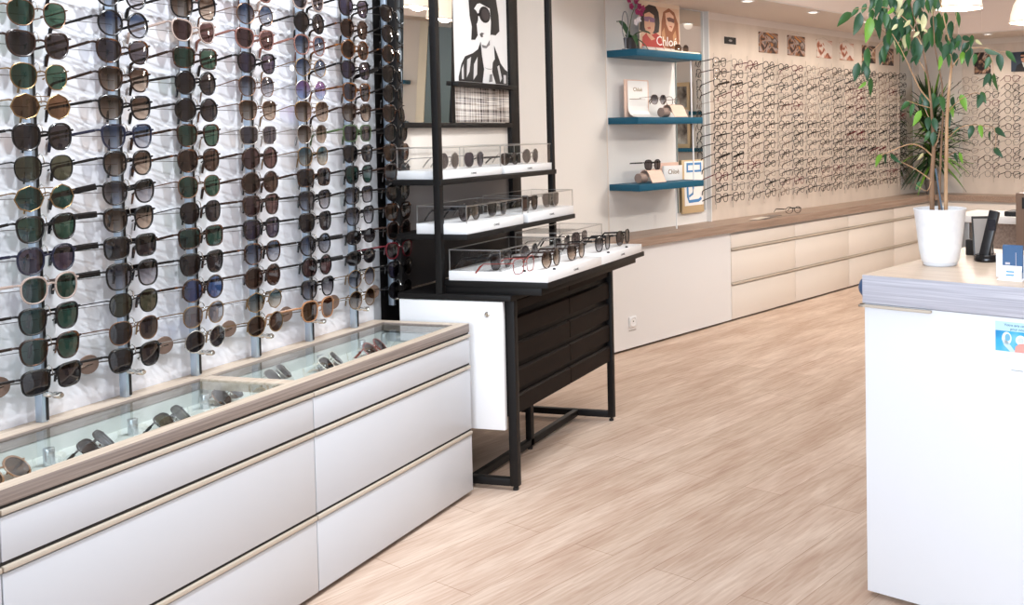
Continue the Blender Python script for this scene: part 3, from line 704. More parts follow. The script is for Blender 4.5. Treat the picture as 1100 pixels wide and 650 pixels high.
# white end of the eyeglass panel
struct('trim_7', MB().box(CW+.001, CW+.038, 4.727, 4.735, ZT, 1.844), mat('panel end white', (236, 232, 228), .4), (0, 0, 0), RB)
struct('wall_board', MB().box(CW+.001, CW+.014, 4.736, 7.30, ZT, 1.80), noisy('beige eyeglass board', [(.3, (208, 194, 181)), (.7, (220, 206, 193))], (1, 3, 1), 3., 3, .6), (0, 0, 0), RB)
def orchid(p):
    t = thing('orchid', 'pink orchid in a dark pot at the near end of the top teal shelf', 'plant', p, RB)
    MB().lathe([(0, 0), (.030, 0), (.036, .062), (.0375, .066), (.034, .066), (.030, .05), (0, .048)], 20).build('pot', mat('smoky pot', (60, 54, 54), .3), t)
    lf = MB()
    def leaf(a, ln, up, w, dr):
        d = Vector((math.cos(a), math.sin(a), 0)); sd = Vector((-d.y, d.x, 0)); prev = None
        for i in range(9):
            u = i/8; c_ = Vector((0, 0, .055)) + d*(ln*u) + Vector((0, 0, up*math.sin(u*PI*.6) - dr*u*u)); hw = w*math.sin(PI*min(1, u*.92+.06))**.7
            row = [lf.bm.verts.new(c_+sd*hw+Vector((0, 0, .006))), lf.bm.verts.new(c_), lf.bm.verts.new(c_-sd*hw+Vector((0, 0, .006)))]
            if prev:
                for j in (0, 1): lf.bm.faces.new((prev[j], prev[j+1], row[j+1], row[j]))
            prev = row
    for a in ((-.5, .11, .05, .017, .09), (1.2, .12, .06, .018, .02), (-1.5, .11, .09, .018, .0), (.5, .10, .02, .018, .08), (2.6, .07, .04, .016, .02)): leaf(*a)
    lf.build('leaves', mat('orchid leaf', (60, 96, 62), .4), t)
    MB().tube([(.0, 0, .05), (.006, -.01, .12), (.012, .005, .19), (.02, .03, .25), (.028, .055, .28)], .002, 6).build('stem', mat('orchid stem', (96, 104, 62), .5), t)
    for j, (y, z, x, cl) in enumerate(((-.012, .232, .02, 0), (.014, .262, .03, 0), (.052, .200, .03, 0), (.04, .235, .03, 0), (.062, .226, .035, 0), (.016, .205, .035, 0), (-.03, .265, .02, 0), (.028, .165, .035, 1), (.01, .150, .03, 1))):
        fl = MB()
        for q in range(5):
            a = q*2*PI/5 + .3*j; d = Vector((.15, math.cos(a), math.sin(a))); d.normalize(); sd = Vector((1, 0, 0)).cross(d)
            L_ = .021; pts = [Vector((x, y, z)), Vector((x, y, z))+d*L_*.5+sd*.0105, Vector((x+.003, y, z))+d*L_, Vector((x, y, z))+d*L_*.5-sd*.0105]
            fl.prism(pts, (.0008, 0, 0))
        fl.build('blossom', mat('magenta petal', (150, 30, 92), .5) if not cl else mat('white petal', (240, 232, 236), .5), t)
orchid(bw(-3.60, 3.965, SHELF['top']))
# silver oval ring stand beside the orchid
t = thing('oval_ring_stand', 'thin silver oval ring stand beside the orchid on the top shelf', 'stand', bw(-3.585, 3.912, SHELF['top']), RB)
MB().tube([(.0, .024*math.cos(a*PI/16), .130+.072*math.sin(a*PI/16)) for a in range(32)], .0024, 6, closed=True).build('ring', mat('grey metal', (138, 142, 150), .3, .7), t)
MB().box(-.012, .012, -.016, .016, 0, .006, .001).tube([(0, 0, .004), (0, 0, .06)], .005, 8).build('base', mat('grey metal', (138, 142, 150), .3, .7), t)
# colour poster standing at the back of the top shelf
def poster_col():
    t = thing('campaign_poster', 'colour campaign poster of two models on the top teal shelf', 'poster', bw(CW+.06, 4.085, SHELF['top']+.02), RB)
    W_, H_ = .345, .27
    MB().box(-.004, 0, 0, W_, -.02, H_).build('sheet', mat('poster cream', (228, 206, 186), .5), t)
    # uv: photo pixels (x 680..723, y 0..46)
    def uv(x, y, k): return (.0003*k, (x-680)/43.*W_, (48-y)/48.*.242-.01)
    def patch(name, pts, m, k): MB().prism([uv(x, y, k) for x, y in pts], (.0003, 0, 0)).build(name, m, t, False)
    skin = mat('print skin', (214, 166, 138), .5); red = mat('print red', (176, 54, 44), .5); dk = mat('print dark hair', (48, 34, 32), .5); br = mat('print auburn hair', (150, 92, 62), .5)
    patch('print_background', [(681, -2), (722, -2), (722, 44), (681, 44)], mat('print warm ground', (222, 188, 160), .5), 1)
    patch('print_shirt', [(682, 45), (683, 33), (687, 28), (692, 30), (697, 27), (702, 31), (706, 45)], red, 2)
    patch('print_hair', [(680, 26), (681, 12), (684, 2), (690, -3), (697, -2), (700, 4), (701, 16), (700, 26), (696, 28), (686, 28)], dk, 2)
    patch('print_face', [(685, 8), (690, 5), (695, 8), (696, 18), (695, 25), (692, 30), (696, 34), (692, 36), (688, 31), (685, 22)], skin, 3)
    patch('print_sunglasses', [(684.5, 11), (690, 10), (696, 11.5), (695.5, 16), (691, 16), (690, 13), (689, 16), (685, 15.5)], mat('print violet lens', (136, 96, 128), .4), 4)
    patch('print_hair', [(702, 30), (703, 14), (705, 3), (711, -2), (717, 2), (721, 14), (722, 34), (718, 45), (706, 42)], br, 3)
    patch('print_face', [(707, 4), (712, 2), (716, 6), (717, 16), (714, 24), (711, 23), (708, 16)], mat('print light skin', (226, 184, 158), .5), 4)
    patch('print_sunglasses', [(708.5, 9), (712, 8), (717, 9.5), (716.5, 14), (713, 13), (710, 13)], mat('print brown lens', (112, 74, 66), .4), 5)
    patch('print_lips', [(688, 22), (691, 21), (691.5, 23.5), (688.5, 24)], mat('print lip', (186, 96, 84), .5), 5)
    patch('print_lips', [(711, 18), (714, 17.5), (714, 20)], mat('print lip', (186, 96, 84), .5), 5)
    patch('print_locks', [(703, 26), (706, 20), (707, 34), (704, 40)], mat('print fair hair', (196, 146, 104), .5), 4)
    patch('print_locks', [(715, 28), (718, 22), (720, 38), (716, 44)], mat('print fair hair', (196, 146, 104), .5), 4)
    lettering('Chloé', .075, mat('print white', (250, 248, 246), .5), t, (.0022, .226, .050))
poster_col()
t = thing('display_plinth', 'low white plinth with slanted face in front of the campaign poster', 'display stand', bw(CW+.075, 4.09, SHELF['top']), RB)
MB().prism([(0, 0, 0), (.055, 0, 0), (.055, 0, .008), (.008, 0, .032), (0, 0, .032)], (0, .34, 0)).build('wedge', PAPER, t)
for i, y in enumerate((.06, .13, .19)):
    MB().prism([(.052, y, .0098), (.052, y+.003, .0098), (.012, y+.033, .0302), (.012, y+.030, .0302)], (.0004, 0, .0006)).build('slot_line', mat('slot grey', (150, 138, 130), .5), t)
t = thing('display_board', 'thin cream board lying along the front of the top teal shelf', 'display stand', bw(CW+.14, 4.06, SHELF['top']), RB)
MB().box(0, .07, 0, .365, 0, .007, .001).build('board', mat('cream board', (240, 226, 206), .5), t)
sunglasses(bw(CW+.105, 4.395, SHELF['top']+.032), RB, 'panto', 'bronze', 'faded brown', 'brown fading sunglasses at the right end of the top teal shelf', None, standing=True)
# middle shelf
t = thing('brand_display', 'blush and white curved card display holding sunglasses on the middle shelf', 'display stand', bw(CW+.055, 3.955, SHELF['middle']), RB)
MB().box(0, .006, 0, .195, 0, .205, .001).build('back_board', PINK, t)
prof = [(.010, .198), (.010, .06), (.014, .035), (.026, .016), (.046, .006), (.075, .002), (.11, .0005)]
mb = MB()
for (x0, z0), (x1, z1) in zip(prof, prof[1:]):
    mb.prism([(x0, .02, z0), (x1, .02, z1), (x1+.0015, .02, z1+.0012), (x0+.0015, .02, z0+.0012)], (0, .160, 0))
mb.build('curved_card', PAPER, t, False)
lettering('Chloé', .030, GOLD, t, (.0125, .098, .152))
MB().box(.0118, .0126, .03, .16, .098, .1).build('printed_line', mat('fine grey line', (170, 160, 150), .5), t)
MB().tube([(.012, .035, .100), (.034, .07, .100), (.036, .10, .102)], .0012, 5).build('holder', GOLD, t)
sunglasses(bw(CW+.155, 4.128, SHELF['middle']+.0965), RB, 'panto', 'bronze', 'faded grey', 'fading grey sunglasses held up by the white curved card display', None, standing=True)
def curl_stand(loc, lab):
    t = thing('curled_stand', lab, 'display stand', loc, RB)
    P = [(-.02, .030), (-.026, .048), (-.016, .064), (.004, .070), (.022, .064), (.034, .046), (.046, .020), (.058, .0015)]
    mb = MB()
    for (a, b), (c, d) in zip(P, P[1:]):
        nx, nz = -(d-b), c-a; l_ = math.hypot(nx, nz); nx, nz = nx/l_*.003, nz/l_*.003
        mb.prism([(a, 0, b), (c, 0, d), (c+nx, 0, d+nz), (a+nx, 0, b+nz)], (0, .115, 0))
    mb.build('curl', PINK, t, False)
    MB().lathe([(0, 0), (.026, 0), (.026, .052), (0, .052)], 24, M=Matrix.Translation((.005, -.054, .028)) @ Matrix.Rotation(-PI/2, 4, 'X')).build('roll', mat('taupe roll', (150, 128, 118), .5), t)
curl_stand(bw(CW+.115, 4.235, SHELF['middle']), 'blush curled stand with clear spectacles on the middle teal shelf')
sunglasses(bw(CW+.128, 4.285, SHELF['middle']+.090), RB, 'panto', 'bronze', 'clear', 'thin rimmed clear spectacles on the curled stand of the middle shelf', None, standing=True, name='eyeglasses', cat='eyeglasses')
o = MB().box(0, .05, 0, .06, 0, .045, .002).build('small_box', mat('taupe box', (128, 112, 104), .5)); place(o, bw(CW+.07, 4.365, SHELF['middle']), RB)
tag(o, 'small taupe box at the right end of the middle teal shelf', 'box')
# lowest shelf
curl_stand(bw(CW+.10, 4.055, SHELF['lowest']), 'blush curled stand carrying black sunglasses on the lowest teal shelf')
sunglasses(bw(CW+.115, 4.115, SHELF['lowest']+.096), RB, 'panto', 'black', 'grey', 'black sunglasses on the curled stand of the lowest teal shelf', None, standing=True, scale=1.05)
t = thing('brand_sign', 'white brand sign in front of a blush card on the lowest shelf', 'sign', bw(CW+.06, 4.222, SHELF['lowest']), RB)
MB().box(0, .005, -.012, .17, 0, .103, .001).build('back_card', PINK, t); MB().box(.02, .034, .008, .168, .002, .086, .001).build('block', PAPER, t)
MB().box(.004, .021, .02, .15, 0, .06).build('spacer', PINK, t)
lettering('Chloé', .038, GOLD, t, (.0345, .09, .050), sx=1.05)
t = thing('framed_print', 'wooden framed blue line print hung behind the lowest teal shelf', 'picture', bw(CW+.009, 4.475, .640), RB)
MB().box(0, .012, 0, .205, 0, .315, .002).build('board', mat('light wood board', (206, 178, 138), .5), t)
MB().box(.0121, .014, .020, .196, .045, .307).build('sheet', PAPER, t)
mb = MB(); bl = mat('print blue', (74, 134, 190), .5)
for y0, y1, z0, z1 in ((.04, .18, .284, .298), (.04, .18, .242, .254), (.04, .054, .254, .284), (.166, .18, .254, .284)): mb.box(.0141, .0148, y0, y1, z0, z1)
mb.build('print_frame', bl, t)
MB().tube([(.0148, .045, .195), (.0148, .048, .10), (.0148, .06, .070), (.0148, .15, .072), (.0148, .175, .085)], .009, 6, flat=.1, up=(0, 0, 1)).build('print_stroke', bl, t)
MB().tube([(.0148, .085, .195), (.0148, .10, .15), (.0148, .095, .115), (.0148, .06, .10)], .007, 6, flat=.1, up=(0, 0, 1)).build('print_stroke', bl, t)
for s_, z0, z1, lb in ((4.395, SHELF['middle'], 1.524, 'thin white rod between the top and middle teal shelves'), (4.405, SHELF['lowest'], 1.167, 'thin white rod between the middle and lowest teal shelves'), (4.30, ZT, .812, 'thin white rod between the worktop and lowest teal shelf')):
    o = MB().lathe([(0, z0), (.0042, z0), (.0042, z1), (0, z1)], 10).build('support_rod', PLASTW); place(o, bw(CW+.165 if z0 > .7 else CW+.12, s_, 0), RB)
    tag(o, lb, 'support rod', 'white rods of the teal shelves')

# ------------------------------------------------------------------ eyeglasses on the back and far walls
EG = ['black', 'black thin', 'tortoise', 'bronze', 'black', 'brown', 'black', 'tortoise', 'black', 'black thin', 'brown', 'burgundy']
EGS = ['panto', 'round', 'rectangular', 'square', 'oval', 'panto', 'square']
def eyeglass_wall(cols, rows, ztop, pz, where, base, rz, wallname, colname):
    for ci, y in enumerate(cols):
        o = MB().tube([(0, 0, ztop+.06), (0, 0, ztop-pz*(rows-1)-.07)], .003, 6).build('wall_rail', mat('clear rail', (206, 194, 183), .4)); place(o, base(.018, y), rz)
        tag(o, 'thin pale rail of eyeglasses on the %s, %s' % (wallname, colname(ci)), 'display rail', 'thin rails on the ' + wallname)
        pref = random.choice((['black', 'tortoise', 'brown', 'black'], ['bronze', 'brown', 'black thin', 'bronze'], EG, ['black', 'black thin', 'navy', 'burgundy']))
        for r in range(rows):
            fr = random.choice(pref if random.random() < .65 else EG); shp = random.choice(EGS)
            z = ztop - pz*r + random.uniform(-.003, .003)
            p = base(.066, y+random.uniform(-.004, .004)); p.z = z
            lab = '%s %s eyeglasses on the %s, %s row, %s' % (shp, fr.replace(' thin', ''), wallname, ORD[r], colname(ci))
            sunglasses(p, rz+random.uniform(-.06, .06), shp, fr, 'clear', lab, 'eyeglasses on the ' + wallname, name='eyeglasses', cat='eyeglasses', var=random.choice((0, 0, 1)), wide=random.random() < .06 and fr in ACET, scale=.97)
NB = 15
CN = ['first', 'second', 'third', 'fourth', 'fifth', 'sixth', 'seventh', 'eighth', 'ninth', 'tenth', 'eleventh', 'twelfth', 'thirteenth', 'fourteenth', 'fifteenth']
eyeglass_wall([4.785+.1745*k for k in range(NB)], 14, 1.538, .0632, '', lambda c, s: bw(CW+.014+c, s, 0), RB, 'back wall', lambda i: '%s rail from the shelves' % CN[i])
eyeglass_wall([-3.205+.176*k for k in range(4)], 13, 1.51, .0640, '', lambda c, s: bw(s, SF-c, 0), RF, 'far wall', lambda i: '%s rail from the corner' % CN[i])
struct('trim_8', MB().box(.001, .012, -3.30, -2.2, ZT, 1.80), noisy('beige eyeglass board', [(0, (1, 1, 1)), (1, (1, 1, 1))]), bw(0, SF, 0), RF)
# pictures above them
def pic(name, c, lab, s0, s1, z0, z1, stops, seed, base, rz):
    t = thing('wall_picture', lab, 'picture', base(.0145, s0, z0), rz, 'small unframed pictures above the eyeglasses')
    m = noisy('print ' + name, stops, (seed, 6, 7), 1.5, 1.5, .4, distort=1.6)
    MB().box(0, .006, 0, s1-s0, 0, z1-z0).build('print', m, t)
    MB().tube([(.0001, .02, (z1-z0)+.001), (.0001, (s1-s0)/2, (z1-z0)+.02), (.0001, (s1-s0)-.02, (z1-z0)+.001)], .0005, 4).build('hanger', STEELW, t)
    return t
def bb(x, s, z): return bw(CW+x, s, z)
def fb(x, c, z): return bw(c, SF-x, z)
PB = [(.3, (24, 16, 18)), (.42, (58, 38, 34)), (.48, (150, 96, 52)), (.54, (178, 162, 156)), (.6, (58, 42, 42)), (.72, (196, 130, 70))]
PL = [(.30, (70, 30, 22)), (.40, (150, 84, 60)), (.46, (196, 128, 100)), (.52, (226, 214, 204)), (.8, (220, 206, 196))]
PD = [(.34, (22, 18, 22)), (.46, (52, 40, 42)), (.56, (180, 140, 110)), (.64, (214, 200, 190)), (.7, (60, 44, 40))]
pic('one', 0, 'brown and grey photo print, first picture after the black tag', 5.285, 5.505, 1.632, 1.764, PB, 1.3, bb, RB)
pic('two', 0, 'orange and dark photo print, second picture after the black tag', 5.625, 5.842, 1.632, 1.766, PB, 4.1, bb, RB)
pic('three', 0, 'red chain photo print, third picture after the black tag', 6.00, 6.21, 1.636, 1.762, PL, 6.7, bb, RB)
pic('four', 0, 'rust coil photo print, fourth picture after the black tag', 6.325, 6.53, 1.636, 1.762, PL, 9.2, bb, RB)
pic('five', 0, 'dark photo print partly behind ficus leaves, fifth after the black tag', 6.665, 6.875, 1.632, 1.764, PD, 12.4, bb, RB)
pic('six', 0, 'dark photo print next to the corner mirror', 6.992, 7.18, 1.628, 1.764, PD, 15.8, bb, RB)
pic('seven', 0, 'dark photo print on the far wall beside the corner', -3.19, -3.05, 1.56, 1.735, PD, 18.3, fb, RF)
def man_pic():
    t = thing('wall_picture', 'photo print of a person in glasses and dark jacket on the far wall', 'picture', fb(.0145, -2.875, 1.566), RF, 'small unframed pictures above the eyeglasses')
    MB().box(0, .006, 0, .20, 0, .155).build('print', mat('print blue dark', (44, 58, 78), .5), t)
    def patch(nm, pts, m, k): MB().prism([(.006+.0004*k, y, z) for y, z in pts], (.0004, 0, 0)).build(nm, m, t, False)
    patch('print_jacket', [(.03, .0), (.05, .05), (.09, .07), (.14, .07), (.18, .04), (.19, 0)], mat('print jacket', (24, 24, 32), .5), 0)
    patch('print_shirt', [(.09, .07), (.105, .03), (.125, .07)], PAPER, 1)
    patch('print_face', [(.08, .13), (.085, .085), (.105, .066), (.125, .085), (.13, .13)], mat('print skin', (214, 166, 138), .5), 1)
    patch('print_hair', [(.076, .12), (.082, .145), (.105, .152), (.128, .146), (.134, .12), (.125, .132), (.085, .132)], INK, 2)
    patch('print_glasses', [(.08, .118), (.13, .118), (.128, .104), (.11, .106), (.105, .112), (.10, .106), (.082, .104)], INK, 2)
man_pic()
t = thing('brand_tag', 'small black label on the back wall above the eyeglasses', 'label', bw(CW+.0145, 4.915, 1.664), RB)
MB().box(0, .004, 0, .118, 0, .042).build('plate', INK, t)
MB().prism([(.0041, .059+.018*math.cos(a*PI/10), .021+.007*math.sin(a*PI/10)) for a in range(20)], (.0004, 0, 0)).build('emblem', mat('silver print', (150, 146, 142), .4), t)
# corner mirror
t = thing('corner_mirror', 'narrow tall mirror on the back wall at the corner behind the ficus', 'mirror', bw(CW+.0015, 7.303, .657), RB)
MB().box(0, .014, 0, .236, 0, 1.10).build('glass', MIRROR, t); MB().box(0, .0155, .236, .246, 0, 1.10).build('edge', mat('white edge', (228, 228, 226), .4), t)

# ------------------------------------------------------------------ reception desk
DC, DS = -1.1447, 2.060
def dk(x, y, z): return bw(DC+x, DS+y, z)
t = thing('reception_desk', 'white reception desk with grey oak top carrying the potted ficus', 'desk', dk(0, 0, 0), RB)
MB().box(.004, 1.5, .004, .60, .012, .7105, .001).build('body', mat('desk white', (226, 228, 232), .35), t)
MB().box(.04, 1.46, .04, .56, 0, .012).build('plinth', DARK, t)
MB().box(0, 1.52, 0, .62, .7125, .7795, .001).build('top_edge', WOODE, t)
MB().box(.0008, 1.519, .0008, .619, .7793, .780).build('top_veneer', WOODD, t)
MB().box(-.008, .180, -.006, .006, .7035, .7095, .001).box(-.008, .006, -.006, .58, .7035, .7095, .001).build('handle_strip', TRIM, t)
MB().lathe([(0, .025), (.010, .0235), (.019, .018), (.026, .009), (.030, 0), (0, 0)], 24, M=Matrix.Translation((0, .034, .7455)) @ Matrix.Rotation(-PI/2, 4, 'Y')).build('edge_cap', mat('slate blue cap', (58, 86, 124), .4), t)
# notice on the desk front
t = thing('desk_notice', 'white notice with blue picture stuck on the desk front', 'notice', dk(.333, .0035, .575), RB)
MB().box(0, .105, -.0008, 0, 0, .128).build('sheet', mat('notice white', (234, 236, 240), .5), t)
MB().box(0, .105, -.0012, -.0008, .061, .126).build('picture', noisy('notice blue', [(.3, (20, 120, 186)), (.5, (64, 176, 220)), (.75, (150, 214, 236))], (1, 1, 1), 14, 2, .5), t)
def npatch(nm, pts, m, k): MB().prism([(x, -.0012-.0003*k, z) for x, z in pts], (0, -.0003, 0)).build(nm, m, t, False)
npatch('print_band', [(0, .106), (.105, .106), (.105, .1262), (0, .1262)], mat('notice pale blue', (188, 226, 240), .5), 0)
def ell(cx, cz, rx, rz): return [(cx+rx*math.cos(a*PI/10), cz+rz*math.sin(a*PI/10)) for a in range(20)]
npatch('print_ear', ell(.026, .090, .011, .014), mat('print ear white', (232, 240, 244), .5), 0); npatch('print_ear', ell(.028, .092, .006, .008), mat('print ear blue', (116, 180, 208), .5), 1)
npatch('print_disc', ell(.058, .088, .012, .011), mat('print ear white', (232, 240, 244), .5), 0); npatch('print_disc', ell(.058, .088, .007, .006), mat('print disc grey', (206, 218, 226), .5), 1)
npatch('print_jaw', [(.014, .088), (.020, .074), (.034, .061), (.046, .061), (.034, .076), (.024, .088)], mat('print pale jaw', (196, 224, 236), .5), 0)
npatch('print_hand', [(.044, .0612), (.046, .074), (.054, .080), (.066, .082), (.072, .078), (.078, .084), (.082, .074), (.078, .0612)], mat('print pink hand', (226, 160, 150), .5), 2)
lettering('Votre avis compte', .0085, mat('notice navy', (48, 92, 128), .5), t, (.052, -.0017, .1195), 'y'); lettering('pour nous', .0085, mat('notice navy', (48, 92, 128), .5), t, (.052, -.0017, .1110), 'y')
for z, x0, x1, c_ in ((.046, .016, .046, (214, 218, 222)), (.043, .016, .042, (222, 224, 226)), (.020, .036, .062, (150, 160, 168)), (.048, .086, .100, (130, 150, 168))):
    npatch('print_line', [(x0, z), (x1, z), (x1, z+.0016), (x0, z+.0016)], mat('print line %d' % c_[0], c_, .5), 0)

# ------------------------------------------------------------------ ficus
PC = on(1010, 284.5, (0, 0, 1), .78)
DP = (PC-EYE).dot(AZ)
fic = thing('potted_ficus', 'tall slender ficus in a white pot on the reception desk', 'plant', PC)
pot = MB().lathe([(0, .010), (.046, .010), (.0475, .012), (.0535, .040), (.0655, .1385), (.0672, .141), (.0672, .1445), (.0640, .1445), (.0618, .134), (.058, .120), (0, .118)], 40).build('pot', noisy('white pot glaze', [(.3, (236, 238, 241)), (.7, (244, 245, 247))], (1, 1, 1), 60, 2, .4), fic)
MB().lathe([(0, 0), (.040, 0), (.043, .003), (.044, .013), (.040, .0145), (0, .0145)], 32).build('saucer', mat('white saucer', (222, 226, 232), .35), fic)
MB().lathe([(0, .122), (.050, .1215), (.0585, .119)], 24).build('soil', noisy('potting soil', [(.3, (44, 34, 28)), (.7, (80, 64, 54))], (1, 1, 1), 80, 3, .9, bump=.6), fic)
def fp(px, py, d=0.): return at(px, py, DP+d) - PC
BARK = noisy('pale bark', [(.3, (156, 118, 86)), (.6, (190, 152, 116)), (.8, (212, 180, 146))], (1, 1, .25), 60, 4, .7, bump=.3)
BARK2 = noisy('brown bark', [(.3, (104, 78, 58)), (.7, (150, 116, 88))], (1, 1, .25), 60, 4, .7, bump=.3)
MB().tube([fp(1016, 236), fp(1016, 205), fp(1016.5, 170), fp(1017, 130), fp(1019, 100), fp(1022, 72, .01), fp(1020, 45, .02), fp(1014, 20, .02), fp(1008, -8, .03)], [.0054, .005, .0048, .0046, .004, .0032, .0026, .002, .0014], 9).build('trunk', BARK, fic)
MB().tube([fp(1001.5, 236, -.012), fp(1001, 215, -.012), fp(1001, 190, -.012), fp(1003, 160, -.012), fp(1002, 138, -.01), fp(1000, 112, 0), fp(997, 84, .01), fp(993, 60, .01), fp(985, 30, .02), fp(976, -5, .03)], [.0066, .0062, .006, .005, .0042, .0032, .0026, .0022, .0018, .0012], 9).build('trunk', BARK2, fic)
MB().tube([fp(1009.5, 236, .02), fp(1009, 200, .02), fp(1011, 160, .02), fp(1013, 122, .02), fp(1012, 90, .02), fp(1004, 50, .01), fp(1002, 10, 0)], [.004, .0036, .003, .0024, .002, .0016, .0012], 8).build('trunk', BARK2, fic)
MB().tube([fp(1013.5, 236, -.02), fp(1005, 181, -.02)], [.0022, .0022], 8).build('plant_stake', mat('slate stake', (84, 100, 116), .5), fic)
for pts, r0 in (([(1002, 168, -.012), (990, 158, -.03), (977, 155, -.05), (958, 162, -.06), (946, 167, -.07)], .0022), ([(1001, 194, -.012), (984, 182, -.02), (968, 174, -.03)], .0018), ([(1003, 162, 0), (1008, 148, .02), (1010, 134, .02)], .0018),
                ([(1000, 110, 0), (988, 95, -.02), (976, 70, -.04), (967, 51, -.05), (958, 36, -.05)], .0022), ([(996, 80, .01), (985, 62, .03), (972, 45, .05), (955, 40, .06), (932, 60, .06)], .0018), ([(990, 48, 0), (974, 22, 0), (950, 8, 0), (918, 10, 0)], .0016),
                ([(1021, 76, .01), (1030, 62, .02), (1044, 52, .02), (1060, 52, .01), (1075, 56, 0), (1086, 55, 0)], .0018), ([(1060, 52, .01), (1066, 66, -.01), (1067, 80, -.02)], .0014), ([(1017, 122, 0), (1030, 108, -.03), (1046, 100, -.04), (1053, 101, -.04)], .0016),
                ([(1017, 150, 0), (1030, 138, -.04), (1046, 134, -.05), (1068, 137, -.05)], .0016), ([(1017, 168, 0), (1028, 162, -.02)], .0014), ([(1020, 45, .02), (1026, 25, .02), (1028, 8, .02)], .0014), ([(1001, 190, -.01), (996, 205, -.03), (983, 198, -.04)], .0012),
                ([(1000, 116, 0), (985, 112, -.03), (974, 108, -.04)], .0014), ([(1002, 135, 0), (994, 118, .02), (990, 104, .02)], .0014), ([(1068, 137, -.05), (1070, 150, -.05), (1069, 160, -.05)], .001), ([(955, 40, .06), (940, 30, .05), (925, 68, .04)], .001)):
    P_ = [fp(*p) for p in pts]; Q_ = []
    for i in range(len(P_)-1):
        p0, p1, p2, p3 = P_[max(i-1, 0)], P_[i], P_[i+1], P_[min(i+2, len(P_)-1)]
        for k in range(4):
            u = k/4; Q_.append(.5*((2*p1)+(p2-p0)*u+(2*p0-5*p1+4*p2-p3)*u*u+(3*p1-p0-3*p2+p3)*u**3))
    Q_.append(P_[-1])
    MB().tube(Q_, [r0*(1-.6*i/(len(Q_)-1)) for i in range(len(Q_))], 6).build('branch', BARK, fic)
LEAF = {'d': MB(), 'g': MB(), 'b': MB(), 'c': MB()}
def leaf(x0, y0, x1, y1, kind='d', d=0., wd=.22):
    a = fp(x0, y0, d); b = fp(x1, y1, d + random.uniform(-.012, .012)); ax = b-a; L_ = ax.length; ax.normalize()
    side = ax.cross(AZ); side.normalize(); side = (side*math.cos(q := random.uniform(-.75, .75)) + AZ*math.sin(q)).normalized()
    nrm = side.cross(ax); bm = LEAF[kind].bm; prev = None; n = 8; curl = random.uniform(-.10, .14)*L_
    for i in range(n+1):
        u = i/n; hw = wd*L_*(math.sin(PI*u**.72)**.85)*(1-.28*u) if 0 < i < n else .0004
        c_ = a + ax*(L_*u) + nrm*(curl*math.sin(PI*u)); lift = nrm*(hw*.28)
        row = [bm.verts.new(c_+side*hw+lift), bm.verts.new(c_), bm.verts.new(c_-side*hw+lift)]
        if prev:
            for j in (0, 1): bm.faces.new((prev[j], prev[j+1], row[j+1], row[j]))
        prev = row
